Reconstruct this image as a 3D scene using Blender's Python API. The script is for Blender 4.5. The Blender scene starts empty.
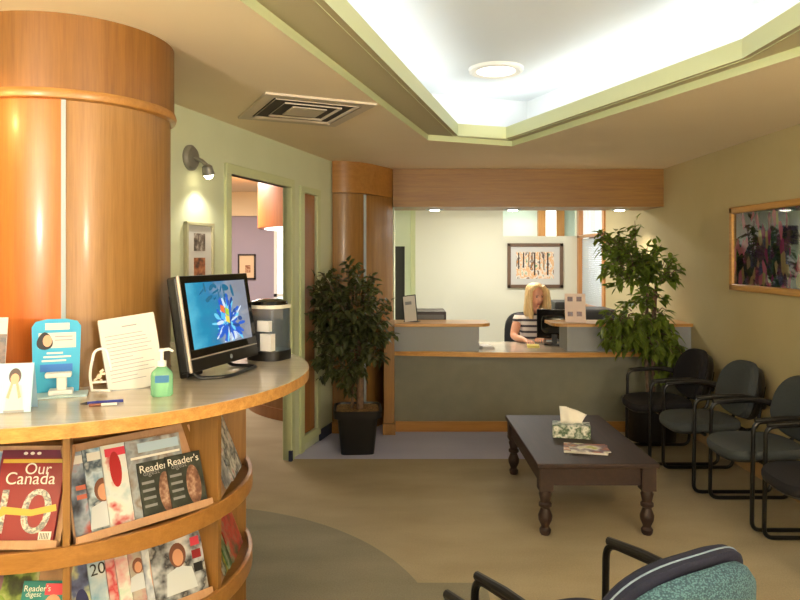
import bpy, bmesh, math, random
from mathutils import Vector, Matrix
from mathutils.geometry import tessellate_polygon
S = bpy.context.scene
COL = S.collection
PI = math.pi
R = math.radians
random.seed(7)

# ------------------------------------------------------------------ camera, world, lights, exposure
cam = bpy.data.objects.new('camera', bpy.data.cameras.new('camera'))
COL.objects.link(cam)
cam.location = (0, 0, 1.6)
cam.rotation_euler = (R(90), 0, 0)
cam.data.sensor_width = 36.0
cam.data.lens = 36.0 * 680 / 800
cam.data.shift_y = -44 / 800
cam.data.clip_start = 0.05
S.camera = cam
S.view_settings.view_transform = 'Standard'
S.view_settings.look = 'None'
S.view_settings.gamma = 1.0
S.view_settings.use_curve_mapping = False
S.view_settings.exposure = 0.42
world = bpy.data.worlds.new('world')
S.world = world
world.use_nodes = True
world.node_tree.nodes['Background'].inputs[0].default_value = (0.85, 0.92, 1.0, 1)
world.node_tree.nodes['Background'].inputs[1].default_value = 2.2

WARM = (1.0, 0.90, 0.77)
HALO = (1.0, 0.88, 0.70)
COOL = (1.0, 0.98, 0.93)


def area(name, loc, target, sx, sy, power, color, spread=None):
    l = bpy.data.lights.new(name, 'AREA')
    l.shape = 'RECTANGLE'
    l.size, l.size_y, l.energy, l.color = sx, sy, power, color
    if spread: l.spread = R(spread)
    o = bpy.data.objects.new(name, l)
    COL.objects.link(o)
    o.location = loc
    d = Vector(target) - Vector(loc)
    o.rotation_euler = d.to_track_quat('-Z', 'Y').to_euler()
    return o


def spot(name, loc, target, power, color, angle=80, blend=0.6, r=0.03):
    l = bpy.data.lights.new(name, 'SPOT')
    l.energy, l.color, l.spot_size, l.spot_blend, l.shadow_soft_size = power, color, R(angle), blend, r
    o = bpy.data.objects.new(name, l)
    COL.objects.link(o)
    o.location = loc
    o.rotation_euler = (Vector(target) - Vector(loc)).to_track_quat('-Z', 'Y').to_euler()
    return o


CEIL = 2.46
# polygon of the ceiling tray: lip (inner) and step (outer)
IP = [(-.755, .5), (.43, 5.06), (.81, 5.19), (1.55, 3.08), (1.55, .9), (1.1, .2), (-.3, .1)]
OP = [(-1.017, .5), (.207, 5.04), (.876, 5.32), (1.72, 2.9), (1.75, .75), (1.25, -.1), (-.45, -.2)]
cx = sum(p[0] for p in IP) / len(IP)
cy = sum(p[1] for p in IP) / len(IP)


def offset_poly(P, d):            # P runs clockwise seen from above; move every edge outwards by d
    n = len(P); out = []
    area2 = sum(P[i][0] * P[(i + 1) % n][1] - P[(i + 1) % n][0] * P[i][1] for i in range(n))
    s = 1 if area2 > 0 else -1
    for i in range(n):
        a, b, c = Vector(P[i - 1]), Vector(P[i]), Vector(P[(i + 1) % n])
        e1, e2 = (b - a).normalized(), (c - b).normalized()
        n1, n2 = Vector((e1.y, -e1.x)) * s, Vector((e2.y, -e2.x)) * s
        m = (n1 + n2).normalized()
        k = d / max(.35, m.dot(n1))
        out.append((b.x + m.x * k, b.y + m.y * k))
    return out


# cove strips hidden behind the lip, shining up into the tray
COVE = 1.35
LP = offset_poly(IP, .16)
for i in range(len(LP)):
    a, b = Vector(LP[i]), Vector(LP[(i + 1) % len(LP)])
    L = (b - a).length
    m = (a + b) / 2
    o = area('cove_strip_light', (m.x, m.y, 2.60), (m.x, m.y, 3.0), L * .92, .05, COVE * L, COOL)
    inward = (Vector((cx, cy)) - m).normalized()
    e = (b - a).normalized()
    zax = -Vector((0, 0, 1))
    xax = Vector((e.x, e.y, 0))
    yax = zax.cross(xax)
    o.rotation_euler = Matrix((xax, yax, zax)).transposed().to_euler()
# warm downlights added around the tray, out of view, to light the room
DOWN = [(.6, -1.0), (2.15, -.4), (2.2, 1.3)]
for x, y in DOWN:
    spot('downlight_lamp', (x, y, CEIL - .03), (x, y, 0), 42, WARM, 140, 1.0, .06)
# halogen downlights in the soffit over the desk
SOFF = [(.36, 7.06), (1.17, 7.06), (2.28, 7.06)]
for x, y in SOFF:
    spot('soffit_lamp', (x, y + .02, 2.055), (x, y + .25, 0), 44, HALO, 120, .8, .04)
area('office_ceiling_lamp_light', (1.3, 8.4, 2.42), (1.3, 8.4, 0), 1.1, .5, 38, (1, .97, .90))  # fill added for general light in the office, no fixture
area('clerestory_lamp_light', (2.0, 10.6, 2.44), (2.0, 10.6, 0), .5, .5, 6, (1, .98, .92))  # fill added to brighten the high recess, no lamp there
area('far_room_lamp_light', (-2.3, 6.6, 2.0), (-2.0, 8.0, 2.46), .6, .6, 14, (1, .70, .40))
area('far_room_ceiling_lamp_light', (-2.1, 7.4, 2.42), (-2.1, 7.4, 0), .8, .8, 50, (1, .88, .76))
FILL_LAMPS = [(-1.9, -1.2), (2.2, -1.6)]     # uplights added out of view to brighten the ceiling
for x, y in FILL_LAMPS:
    area('floor_lamp_light', (x, y, 1.80), (x + (.35 if x < 0 else -.35), y + .9, 3.0), .22, .22, 210, WARM)
area('rear_window_light', (1.0, -1.98, 1.45), (1.0, 1.2, 3.1), 2.6, 1.3, 30, (1, .95, .88))  # fill added behind the viewer to lift ceiling and walls


# ------------------------------------------------------------------ materials
def lin(c):
    if isinstance(c, str):
        c = [int(c[i:i + 2], 16) / 255 for i in (0, 2, 4)]
    return tuple((v / 12.92 if v <= .04045 else ((v + .055) / 1.055) ** 2.4) for v in c) + (1,)


def mat(name, color, rough=.5, metal=0.0, noise=None, scale=20, bump=0, spec=.5, emit=None, estr=0, coat=0, trans=0, alpha=1):
    m = bpy.data.materials.new(name)
    m.use_nodes = True
    nt = m.node_tree; N = nt.nodes; L = nt.links
    b = N['Principled BSDF']
    b.inputs['Base Color'].default_value = lin(color)
    b.inputs['Roughness'].default_value = rough
    b.inputs['Metallic'].default_value = metal
    b.inputs['Specular IOR Level'].default_value = spec
    b.inputs['Coat Weight'].default_value = coat
    b.inputs['Coat Roughness'].default_value = .1
    b.inputs['Transmission Weight'].default_value = trans
    b.inputs['Alpha'].default_value = alpha
    if emit:
        b.inputs['Emission Color'].default_value = lin(emit)
        b.inputs['Emission Strength'].default_value = estr
    if noise or bump:
        tc = N.new('ShaderNodeTexCoord'); nz = N.new('ShaderNodeTexNoise')
        nz.inputs['Scale'].default_value = scale; nz.inputs['Detail'].default_value = 5
        L.new(tc.outputs['Object'], nz.inputs['Vector'])
        if noise:
            rp = N.new('ShaderNodeValToRGB')
            rp.color_ramp.elements[0].position = .3; rp.color_ramp.elements[1].position = .7
            rp.color_ramp.elements[0].color = lin(color); rp.color_ramp.elements[1].color = lin(noise)
            L.new(nz.outputs['Fac'], rp.inputs[0]); L.new(rp.outputs[0], b.inputs['Base Color'])
        if bump:
            bp = N.new('ShaderNodeBump'); bp.inputs['Strength'].default_value = bump
            bp.inputs['Distance'].default_value = .004
            L.new(nz.outputs['Fac'], bp.inputs['Height']); L.new(bp.outputs[0], b.inputs['Normal'])
    return m


def wood(name, c1, c2, axis='Z', rough=.35, scale=1.0, coat=.15, fine=1.0):
    m = bpy.data.materials.new(name); m.use_nodes = True
    nt = m.node_tree; N = nt.nodes; L = nt.links; b = N['Principled BSDF']
    tc = N.new('ShaderNodeTexCoord'); mp = N.new('ShaderNodeMapping')
    s = {'X': (1, 22, 22), 'Y': (22, 1, 22), 'Z': (22, 22, 1)}[axis]
    mp.inputs['Scale'].default_value = [v * scale for v in s]
    L.new(tc.outputs['Object'], mp.inputs['Vector'])
    n1 = N.new('ShaderNodeTexNoise'); n1.inputs['Scale'].default_value = 1.6; n1.inputs['Detail'].default_value = 8
    n1.inputs['Distortion'].default_value = .6
    L.new(mp.outputs[0], n1.inputs['Vector'])
    n2 = N.new('ShaderNodeTexNoise'); n2.inputs['Scale'].default_value = 9 * fine; n2.inputs['Detail'].default_value = 3
    L.new(mp.outputs[0], n2.inputs['Vector'])
    mx = N.new('ShaderNodeMath'); mx.operation = 'MULTIPLY_ADD'
    mx.inputs[1].default_value = .35
    L.new(n2.outputs['Fac'], mx.inputs[0]); 
    ml = N.new('ShaderNodeMath'); ml.operation = 'MULTIPLY'; ml.inputs[1].default_value = .65
    L.new(n1.outputs['Fac'], ml.inputs[0]); L.new(ml.outputs[0], mx.inputs[2])
    rp = N.new('ShaderNodeValToRGB')
    rp.color_ramp.elements[0].position = .33; rp.color_ramp.elements[1].position = .68
    rp.color_ramp.elements[0].color = lin(c1); rp.color_ramp.elements[1].color = lin(c2)
    L.new(mx.outputs[0], rp.inputs[0]); L.new(rp.outputs[0], b.inputs['Base Color'])
    b.inputs['Roughness'].default_value = rough
    b.inputs['Coat Weight'].default_value = coat; b.inputs['Coat Roughness'].default_value = .15
    return m


def patchy(name, colors, scale=14, seed=0, rough=.3, stretch=(1, 1, 1), kind='noise', emit=0):
    """printed picture: hard-edged blobs of the given colours"""
    m = bpy.data.materials.new(name); m.use_nodes = True
    nt = m.node_tree; N = nt.nodes; L = nt.links; b = N['Principled BSDF']
    tc = N.new('ShaderNodeTexCoord'); mp = N.new('ShaderNodeMapping')
    mp.inputs['Location'].default_value = (seed * 3.17, seed * 1.3, seed * 2.71)
    mp.inputs['Scale'].default_value = stretch
    L.new(tc.outputs['Object'], mp.inputs['Vector'])
    if kind == 'noise':
        t = N.new('ShaderNodeTexNoise'); t.inputs['Detail'].default_value = 3; fac = t.outputs['Fac']
        lo, hi = .30, .70
    else:
        t = N.new('ShaderNodeTexVoronoi'); fac = None; lo, hi = .05, .95
    t.inputs['Scale'].default_value = scale
    L.new(mp.outputs[0], t.inputs['Vector'])
    if fac is None:
        sp = N.new('ShaderNodeSeparateColor'); L.new(t.outputs['Color'], sp.inputs[0]); fac = sp.outputs[0]
    rp = N.new('ShaderNodeValToRGB')
    rp.color_ramp.interpolation = 'CONSTANT' if kind != 'noise' else 'LINEAR'
    k = len(colors)
    while len(rp.color_ramp.elements) < k: rp.color_ramp.elements.new(.5)
    for i, c in enumerate(colors):
        rp.color_ramp.elements[i].position = lo + (hi - lo) * i / max(1, k - 1) * (1 if kind == 'noise' else .95)
    for i, c in enumerate(colors):
        rp.color_ramp.elements[i].color = lin(c)
    L.new(fac, rp.inputs[0]); L.new(rp.outputs[0], b.inputs['Base Color'])
    b.inputs['Roughness'].default_value = rough
    if emit:
        L.new(rp.outputs[0], b.inputs['Emission Color']); b.inputs['Emission Strength'].default_value = emit
    return m


M = {}
M['ceiling'] = mat('ceiling_paint', 'EAD8B6', .9, noise='ECDBBA', scale=3)
M['tray'] = mat('tray_paint', 'E2E8EB', .9)
M['green'] = mat('green_paint', 'D0D8B8', .7, noise='D4DCBD', scale=4)
M['greentrim'] = mat('green_trim_paint', 'C9D2A4', .45)
M['yellow'] = mat('yellow_paint', 'B5A67C', .8, noise='B9AB82', scale=3)
M['cream'] = mat('cream_paint', 'DFDECB', .8)
M['pale'] = mat('pale_green_paint', 'D5DEC8', .8)
M['lilac'] = mat('lilac_paint', 'A59CAE', .8)
M['base_wood'] = wood('baseboard_wood', 'A98659', 'C09C6C', 'Y')
M['maple'] = wood('maple_veneer', '87602E', 'A07640', 'Z', .4)
M['maple_h'] = wood('maple_veneer_horizontal', '9A6A30', 'B07E40', 'X', .38)
M['framewood'] = wood('frame_wood', 'B5763C', 'CB8E52', 'Z', .4)
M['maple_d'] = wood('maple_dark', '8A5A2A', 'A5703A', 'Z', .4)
M['oak'] = wood('oak_edge', 'B07A3A', 'D9A762', 'X', .3, 1.2)
M['lam'] = wood('counter_laminate', 'BCAF9C', 'CCC1B0', 'X', .18, .8, .5)
M['cherry'] = wood('door_wood', '8F5C2E', 'A66F3B', 'Z', .4)
M['display'] = wood('display_board', 'B98F6C', 'C79F7C', 'Z', .5)
M['rosewood'] = wood('dark_table_wood', '20120D', '36211A', 'Y', .55, 1.0, 0)
M['laminate'] = mat('grey_green_laminate', '6E6E5E', .5, noise='777665', scale=7)
M['bluegrey'] = mat('blue_grey_laminate', '8E9192', .5)
M['steel'] = mat('brushed_metal', '98A2A6', .5, .3)
M['black'] = mat('black_plastic', '0C0C0D', .4)
M['blackm'] = mat('black_metal', '0A0A0A', .35, .2)
M['gloss'] = mat('gloss_black', '070708', .12)
M['grey'] = mat('grey_plastic', '55585C', .4)
M['white'] = mat('white_plastic', 'EDEDEA', .4)
M['paper'] = mat('paper_white', 'D2D0CC', .8)
M['vent'] = mat('vent_metal', 'C5B7A0', .5)
M['ventdark'] = mat('vent_dark', '4A4238', .9)
M['leafd'] = None
M['soil'] = mat('potting_bark', '4A3520', .9, noise='B08A50', scale=60, bump=.5)
M['bark'] = mat('bark', '5A4535', .9, noise='7A6350', scale=30)
M['fabric'] = mat('grey_teal_fabric', '34393C', .95, noise='3D4345', scale=160, bump=.3)
M['fabricb'] = mat('black_fabric', '100E13', .95, noise='161319', scale=160, bump=.3)
M['navy'] = mat('navy_fabric', '12162C', .9, noise='171C36', scale=150, bump=.3)
M['pipe'] = mat('pale_blue_piping', '74869C', .7)
M['skin'] = mat('skin', 'DDA184', .5)
M['hair'] = wood('blonde_hair', 'C49A60', 'F0D8A4', 'Z', .45, 2.0, 0)
M['lips'] = mat('lips', 'B5544E', .4)
M['eye'] = mat('eye_dark', '2A221E', .3)
M['glow'] = mat('lamp_glow', 'FFFFFF', .5, emit='FFF4DC', estr=9)
M['glow2'] = mat('lamp_glow_soft', 'FFFFFF', .5, emit='FFF8EC', estr=2.2)
M['day'] = mat('day_pane', 'E6F2F0', .2, emit='EAF6F4', estr=1.0)


def teal_weave():
    m = mat('teal_woven_fabric', '3F6468', .95)
    nt = m.node_tree; N = nt.nodes; L = nt.links; b = N['Principled BSDF']
    tc = N.new('ShaderNodeTexCoord'); mp = N.new('ShaderNodeMapping'); mp.inputs['Scale'].default_value = (1, 1, 1.6)
    v = N.new('ShaderNodeTexVoronoi'); v.inputs['Scale'].default_value = 170; v.feature = 'F1'
    rp = N.new('ShaderNodeValToRGB')
    rp.color_ramp.elements[0].color = lin('587F8C'); rp.color_ramp.elements[1].color = lin('2C4858')
    rp.color_ramp.elements[0].position = .15; rp.color_ramp.elements[1].position = .65
    bp = N.new('ShaderNodeBump'); bp.inputs['Strength'].default_value = .5; bp.inputs['Distance'].default_value = .004; bp.invert = True
    L.new(tc.outputs['Object'], mp.inputs[0]); L.new(mp.outputs[0], v.inputs['Vector'])
    L.new(v.outputs['Distance'], rp.inputs[0]); L.new(rp.outputs[0], b.inputs['Base Color'])
    L.new(v.outputs['Distance'], bp.inputs['Height']); L.new(bp.outputs[0], b.inputs['Normal'])
    return m


M['teal'] = teal_weave()


def leaf_mat(name, c1, c2, tr=.25):
    m = mat(name, c1, .35, noise=c2, scale=9)
    N = m.node_tree.nodes; L = m.node_tree.links; b = N['Principled BSDF']
    t = N.new('ShaderNodeBsdfTranslucent'); t.inputs[0].default_value = lin('7F9A2E')
    mx = N.new('ShaderNodeMixShader'); mx.inputs[0].default_value = tr
    L.new(b.outputs[0], mx.inputs[1]); L.new(t.outputs[0], mx.inputs[2])
    L.new(mx.outputs[0], N['Material Output'].inputs[0])
    return m


M['leafd'] = leaf_mat('dark_ficus_leaf', '2A2E18', '575C38', .15)
M['leafl'] = leaf_mat('green_ficus_leaf', '45561F', '869A40', .45)


def carpet():
    """tan carpet with a grey-green round inlay by the round counter and a lilac inlay before the desk"""
    m = mat('carpet', '9C8660', 1.0, spec=.1)
    nt = m.node_tree; N = nt.nodes; L = nt.links; b = N['Principled BSDF']
    geo = N.new('ShaderNodeNewGeometry')
    sep = N.new('ShaderNodeSeparateXYZ'); L.new(geo.outputs['Position'], sep.inputs[0])

    def math_(op, a, b2=None):
        n = N.new('ShaderNodeMath'); n.operation = op
        for i, v in enumerate((a, b2)):
            if v is None: continue
            if isinstance(v, (int, float)): n.inputs[i].default_value = v
            else: L.new(v, n.inputs[i])
        return n.outputs[0]
    X, Y = sep.outputs[0], sep.outputs[1]
    dx, dy = math_('SUBTRACT', X, -1.42), math_('SUBTRACT', Y, 2.76)
    r = math_('SQRT', math_('ADD', math_('MULTIPLY', dx, dx), math_('MULTIPLY', dy, dy)))
    circ = math_('LESS_THAN', r, 1.61)
    band = math_('MULTIPLY', math_('LESS_THAN', Y, 3.33), math_('LESS_THAN', X, .42))
    dark = math_('MAXIMUM', circ, band)
    lil = math_('MULTIPLY', math_('GREATER_THAN', Y, 5.36), math_('MULTIPLY', math_('LESS_THAN', X, 1.45), math_('GREATER_THAN', X, -.85)))

    def tone(c1, c2):
        nz = N.new('ShaderNodeTexNoise'); nz.inputs['Scale'].default_value = 2.2; nz.inputs['Detail'].default_value = 6
        nz2 = N.new('ShaderNodeTexNoise'); nz2.inputs['Scale'].default_value = 130; nz2.inputs['Detail'].default_value = 2
        mp = N.new('ShaderNodeMapping'); mp.inputs['Scale'].default_value = (.7, 1.6, 1)
        L.new(geo.outputs['Position'], mp.inputs[0]); L.new(mp.outputs[0], nz.inputs['Vector'])
        L.new(geo.outputs['Position'], nz2.inputs['Vector'])
        f = math_('ADD', math_('MULTIPLY', nz.outputs['Fac'], .55), math_('MULTIPLY', nz2.outputs['Fac'], .45))
        rp = N.new('ShaderNodeValToRGB'); rp.color_ramp.elements[0].position = .35; rp.color_ramp.elements[1].position = .65
        rp.color_ramp.elements[0].color = lin(c1); rp.color_ramp.elements[1].color = lin(c2)
        L.new(f, rp.inputs[0]); return rp.outputs[0], nz2.outputs['Fac']
    tan, fine = tone('968A72', 'AB9F86')
    drk, _ = tone('7C7868', '908B7B')
    lilc, _ = tone('B2B4D2', 'C0C2DC')

    def mix(f, a, c):
        n = N.new('ShaderNodeMix'); n.data_type = 'RGBA'
        L.new(f, n.inputs['Factor']); L.new(a, n.inputs['A']); L.new(c, n.inputs['B']); return n.outputs['Result']
    L.new(mix(lil, mix(dark, tan, drk), lilc), b.inputs['Base Color'])
    bp = N.new('ShaderNodeBump'); bp.inputs['Strength'].default_value = .35; bp.inputs['Distance'].default_value = .004
    L.new(fine, bp.inputs['Height']); L.new(bp.outputs[0], b.inputs['Normal'])
    return m


M['carpet'] = carpet()


# ------------------------------------------------------------------ mesh builder
class MB:
    def __init__(s): s.v = []; s.f = []; s.mi = []; s.cur = 0

    def add(s, vs, fs, T=None):
        k = len(s.v)
        s.v += [tuple(T @ Vector(p)) if T else tuple(p) for p in vs]
        s.f += [tuple(i + k for i in f) for f in fs]; s.mi += [s.cur] * len(fs)
        return s

    def box(s, x0, x1, y0, y1, z0, z1, T=None):
        vs = [(x, y, z) for z in (z0, z1) for y in (y0, y1) for x in (x0, x1)]
        return s.add(vs, [(0, 2, 3, 1), (4, 5, 7, 6), (0, 1, 5, 4), (2, 6, 7, 3), (0, 4, 6, 2), (1, 3, 7, 5)], T)

    def prism(s, P, z0, z1, T=None):
        n = len(P)
        A = sum(P[i][0] * P[(i + 1) % n][1] - P[(i + 1) % n][0] * P[i][1] for i in range(n))
        if A < 0: P = P[::-1]
        vs = [(p[0], p[1], z0) for p in P] + [(p[0], p[1], z1) for p in P]
        fs = [(i, (i + 1) % n, (i + 1) % n + n, i + n) for i in range(n)]
        tri = tessellate_polygon([[Vector((p[0], p[1], 0)) for p in P]])
        for t in tri:
            a, b, c = t
            cr = (P[b][0] - P[a][0]) * (P[c][1] - P[a][1]) - (P[b][1] - P[a][1]) * (P[c][0] - P[a][0])
            if cr < 0: b, c = c, b
            fs.append((a + n, b + n, c + n)); fs.append((a, c, b))
        return s.add(vs, fs, T)

    def arc(s, C, r0, r1, a0, a1, z0, z1, n=32, T=None):
        """sector ring; angle measured from -Y towards +X, degrees"""
        vs = []; fs = []
        for i in range(n + 1):
            a = R(a0 + (a1 - a0) * i / n)
            for r in (r0, r1):
                for z in (z0, z1):
                    vs.append((C[0] + r * math.sin(a), C[1] - r * math.cos(a), z))
        for i in range(n):
            k = 4 * i
            fs += [(k + 1, k + 5, k + 7, k + 3)[::-1], (k, k + 2, k + 6, k + 4)[::-1], (k + 2, k + 3, k + 7, k + 6)[::-1], (k, k + 4, k + 5, k + 1)[::-1]]
        fs += [(0, 1, 3, 2), (4 * n, 4 * n + 2, 4 * n + 3, 4 * n + 1)]
        return s.add(vs, fs, T)

    def lathe(s, prof, c=(0, 0, 0), n=24, T=None):
        vs = []; fs = []; m = len(prof)
        for r, z in prof:
            for i in range(n):
                a = 2 * PI * i / n
                vs.append((c[0] + r * math.cos(a), c[1] + r * math.sin(a), c[2] + z))
        for j in range(m - 1):
            for i in range(n):
                k = (i + 1) % n
                fs.append((j * n + i, j * n + k, (j + 1) * n + k, (j + 1) * n + i))
        if prof[0][0] > 1e-5: fs.append(tuple(range(n))[::-1])
        if prof[-1][0] > 1e-5: fs.append(tuple(range((m - 1) * n, m * n)))
        return s.add(vs, fs, T)

    def tube(s, pts, r, n=8, T=None, closed=False):
        pts = [Vector(p) for p in pts]; m = len(pts)
        rs = r if isinstance(r, (list, tuple)) else [r] * m
        vs = []; fs = []; up = None
        for i, p in enumerate(pts):
            if closed: d = (pts[(i + 1) % m] - pts[i - 1]).normalized()
            else: d = ((pts[i + 1] if i < m - 1 else p) - (pts[i - 1] if i else p)).normalized()
            if up is None:
                up = Vector((0, 0, 1)) if abs(d.z) < .9 else Vector((1, 0, 0))
            x = d.cross(up)
            if x.length < 1e-4: x = d.cross(Vector((0, 1, 0)))
            x.normalize(); y = x.cross(d).normalized(); up = y
            for j in range(n):
                a = 2 * PI * j / n
                vs.append(p + x * (rs[i] * math.cos(a)) + y * (rs[i] * math.sin(a)))
        for i in range(m if closed else m - 1):
            k = (i + 1) % m
            for j in range(n):
                q = (j + 1) % n
                fs.append((i * n + j, i * n + q, k * n + q, k * n + j))
        if not closed: fs += [tuple(range(n))[::-1], tuple(range((m - 1) * n, m * n))]
        return s.add(vs, fs, T)

    def rings(s, loops, cap0=True, cap1=True, T=None):
        n = len(loops[0]); vs = [p for l in loops for p in l]; fs = []
        for j in range(len(loops) - 1):
            for i in range(n):
                k = (i + 1) % n
                fs.append((j * n + i, j * n + k, (j + 1) * n + k, (j + 1) * n + i))
        if cap0: fs.append(tuple(range(n))[::-1])
        if cap1: fs.append(tuple(range((len(loops) - 1) * n, len(loops) * n)))
        return s.add(vs, fs, T)

    def build(s, name, mats, parent=None, smooth=35, bevel=0, seg=2):
        me = bpy.data.meshes.new(name)
        me.from_pydata([tuple(p) for p in s.v], [], s.f)
        if not isinstance(mats, (list, tuple)): mats = [mats]
        for m in mats: me.materials.append(m)
        me.polygons.foreach_set('material_index', s.mi)
        bm = bmesh.new(); bm.from_mesh(me)
        bmesh.ops.recalc_face_normals(bm, faces=bm.faces); bm.to_mesh(me); bm.free()
        if smooth:
            me.shade_smooth(); me.set_sharp_from_angle(angle=R(smooth))
        o = bpy.data.objects.new(name, me); COL.objects.link(o)
        if parent: o.parent = parent
        if bevel:
            b = o.modifiers.new('bevel', 'BEVEL'); b.width = bevel; b.segments = seg; b.limit_method = 'ANGLE'; b.angle_limit = R(40)
        return o


def curve_pts(pts, rad, n=5):
    """round the inner corners of a polyline"""
    P = [Vector(p) for p in pts]; out = [P[0]]
    for i in range(1, len(P) - 1):
        a, b, c = P[i - 1], P[i], P[i + 1]
        d1, d2 = (a - b), (c - b)
        r = min(rad, d1.length * .49, d2.length * .49)
        p0, p1 = b + d1.normalized() * r, b + d2.normalized() * r
        for k in range(n + 1):
            t = k / n
            out.append(p0 * (1 - t) ** 2 + b * (2 * t * (1 - t)) + p1 * t * t)
    out.append(P[-1]); return out


def superell(a, b, p, n=40, taper=0, cz=0):
    out = []
    for i in range(n):
        t = 2 * PI * i / n; c, s_ = math.cos(t), math.sin(t)
        x = a * math.copysign(abs(c) ** (2 / p), c); z = b * math.copysign(abs(s_) ** (2 / p), s_)
        x *= 1 + taper * (z / b)
        out.append((x, z + cz))
    return out


def tag(o, label, cat, group=None, kind=None):
    o['label'] = label; o['category'] = cat
    if group: o['group'] = group
    if kind: o['kind'] = kind
    return o


def thing(name, label, cat, loc=(0, 0, 0), rz=0, group=None, mtx=None):
    o = bpy.data.objects.new(name, None); COL.objects.link(o); o.empty_display_size = .05
    if mtx is not None: o.matrix_world = mtx
    else: o.location = loc; o.rotation_euler = (0, 0, rz)
    return tag(o, label, cat, group)


def struct(name, mb, m, label=None, cat=None, **k):
    o = mb.build(name, m, **k); o['kind'] = 'structure'
    if label: o['label'] = label
    if cat: o['category'] = cat
    return o


def text(parent, name, s, width, loc, m, rot=(PI / 2, 0, 0), depth=.0004, height=None, label=None):
    cu = bpy.data.curves.new('text', 'FONT'); cu.body = s; cu.align_x = 'CENTER'; cu.align_y = 'CENTER'; cu.extrude = depth
    t = bpy.data.objects.new('text', cu); COL.objects.link(t)
    dg = bpy.context.evaluated_depsgraph_get(); dg.update()
    me = bpy.data.meshes.new_from_object(t.evaluated_get(dg))
    bpy.data.objects.remove(t)
    xs = [v.co.x for v in me.vertices]; ys = [v.co.y for v in me.vertices]
    w = max(xs) - min(xs); h = max(ys) - min(ys)
    sx = width / w; sy = (height / h) if height else sx
    mx_, my_ = (max(xs) + min(xs)) / 2, (max(ys) + min(ys)) / 2
    for v in me.vertices: v.co = ((v.co.x - mx_) * sx, (v.co.y - my_) * sy, v.co.z)
    me.materials.clear(); me.materials.append(m)
    o = bpy.data.objects.new(name, me); COL.objects.link(o); o.parent = parent
    o.location = loc; o.rotation_euler = rot
    if label: o['label'] = label
    return o


# ------------------------------------------------------------------ the room
# left wall runs from (-2.9,-2) to (-.613,6.215), turned 15.5 degrees
WO = Vector((-1.27, 3.85, 0)); WA = math.atan(.278)
U = Vector((math.sin(WA), math.cos(WA), 0)); NW = Vector((math.cos(WA), -math.sin(WA), 0))
# local frame of the left wall: x along the wall, y into the wall (away from the room), z up
TW = Matrix.Translation(WO) @ Matrix((U, -NW, Vector((0, 0, 1)))).transposed().to_4x4()
CC = (-1.33, 2.77)          # axis of the big round wooden column and the counter around it


def sheet(polys, z, m, name, flip=False):
    tri = tessellate_polygon([[Vector((p[0], p[1], 0)) for p in P] for P in polys])
    allp = [p for P in polys for p in P]
    mb = MB(); mb.add([(p[0], p[1], z) for p in allp], [tuple(t) for t in tri])
    return mb


mb = MB(); mb.box(-3.5, 2.75, -2.15, 11.6, -.05, 0); struct('floor', mb, M['carpet'], 'tan carpet with a grey-green round inlay and a lilac strip at the desk', smooth=0)
mb = sheet([[(-3.5, -2.1), (2.7, -2.1), (2.7, 9.95), (-3.5, 9.95)], OP], CEIL, M['ceiling'], 'ceiling')
struct('ceiling', mb, M['ceiling'], 'beige painted ceiling with a many-sided recess cut out', smooth=0)

# ceiling tray
mb = MB()
n = len(OP)
mb.add([(p[0], p[1], CEIL - .002) for p in OP] + [(p[0], p[1], 2.50) for p in OP], [(i, (i + 1) % n, (i + 1) % n + n, i + n) for i in range(n)])
ring = sheet([OP, IP], 2.50, None, '')
mb.cur = 1; mb.add(ring.v, ring.f)
ring2 = sheet([offset_poly(IP, .45), IP], 2.575, None, '')
struct('trim_1', mb, [M['greentrim'], mat('olive_beige_paint', 'B5AC8A', .8)], 'green stepped border of the ceiling recess', smooth=0)  # band: same green trim, its shade and warm light put into the colour
mb = MB()
n = len(IP); I2 = offset_poly(IP, .035)
mb.add([(p[0], p[1], 2.495) for p in IP] + [(p[0], p[1], 2.585) for p in IP] + [(p[0], p[1], 2.585) for p in I2] + [(p[0], p[1], 2.495) for p in I2],
       [(i, (i + 1) % n, (i + 1) % n + n, i + n) for i in range(n)] + [(i + n, (i + 1) % n + n, (i + 1) % n + 2 * n, i + 2 * n) for i in range(n)]
       + [(i + 2 * n, (i + 1) % n + 2 * n, (i + 1) % n + 3 * n, i + 3 * n) for i in range(n)])
struct('trim_2', mb, mat('lip_paint', 'CBD2A6', .5), 'pale green lip hiding the cove lights', smooth=0)
mb = MB(); O3 = offset_poly(IP, .42); rg = sheet([O3, IP], 2.505, None, '')
mb.add(rg.v, rg.f)
n = len(O3)
mb.add([(p[0], p[1], 2.50) for p in O3] + [(p[0], p[1], 2.90) for p in O3], [(i, (i + 1) % n, (i + 1) % n + n, i + n) for i in range(n)])
top = sheet([O3], 2.90, None, ''); mb.add(top.v, top.f)
struct('ceiling_recess', mb, M['tray'], 'white upper ceiling of the recess washed by cove light', smooth=0)

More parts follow.
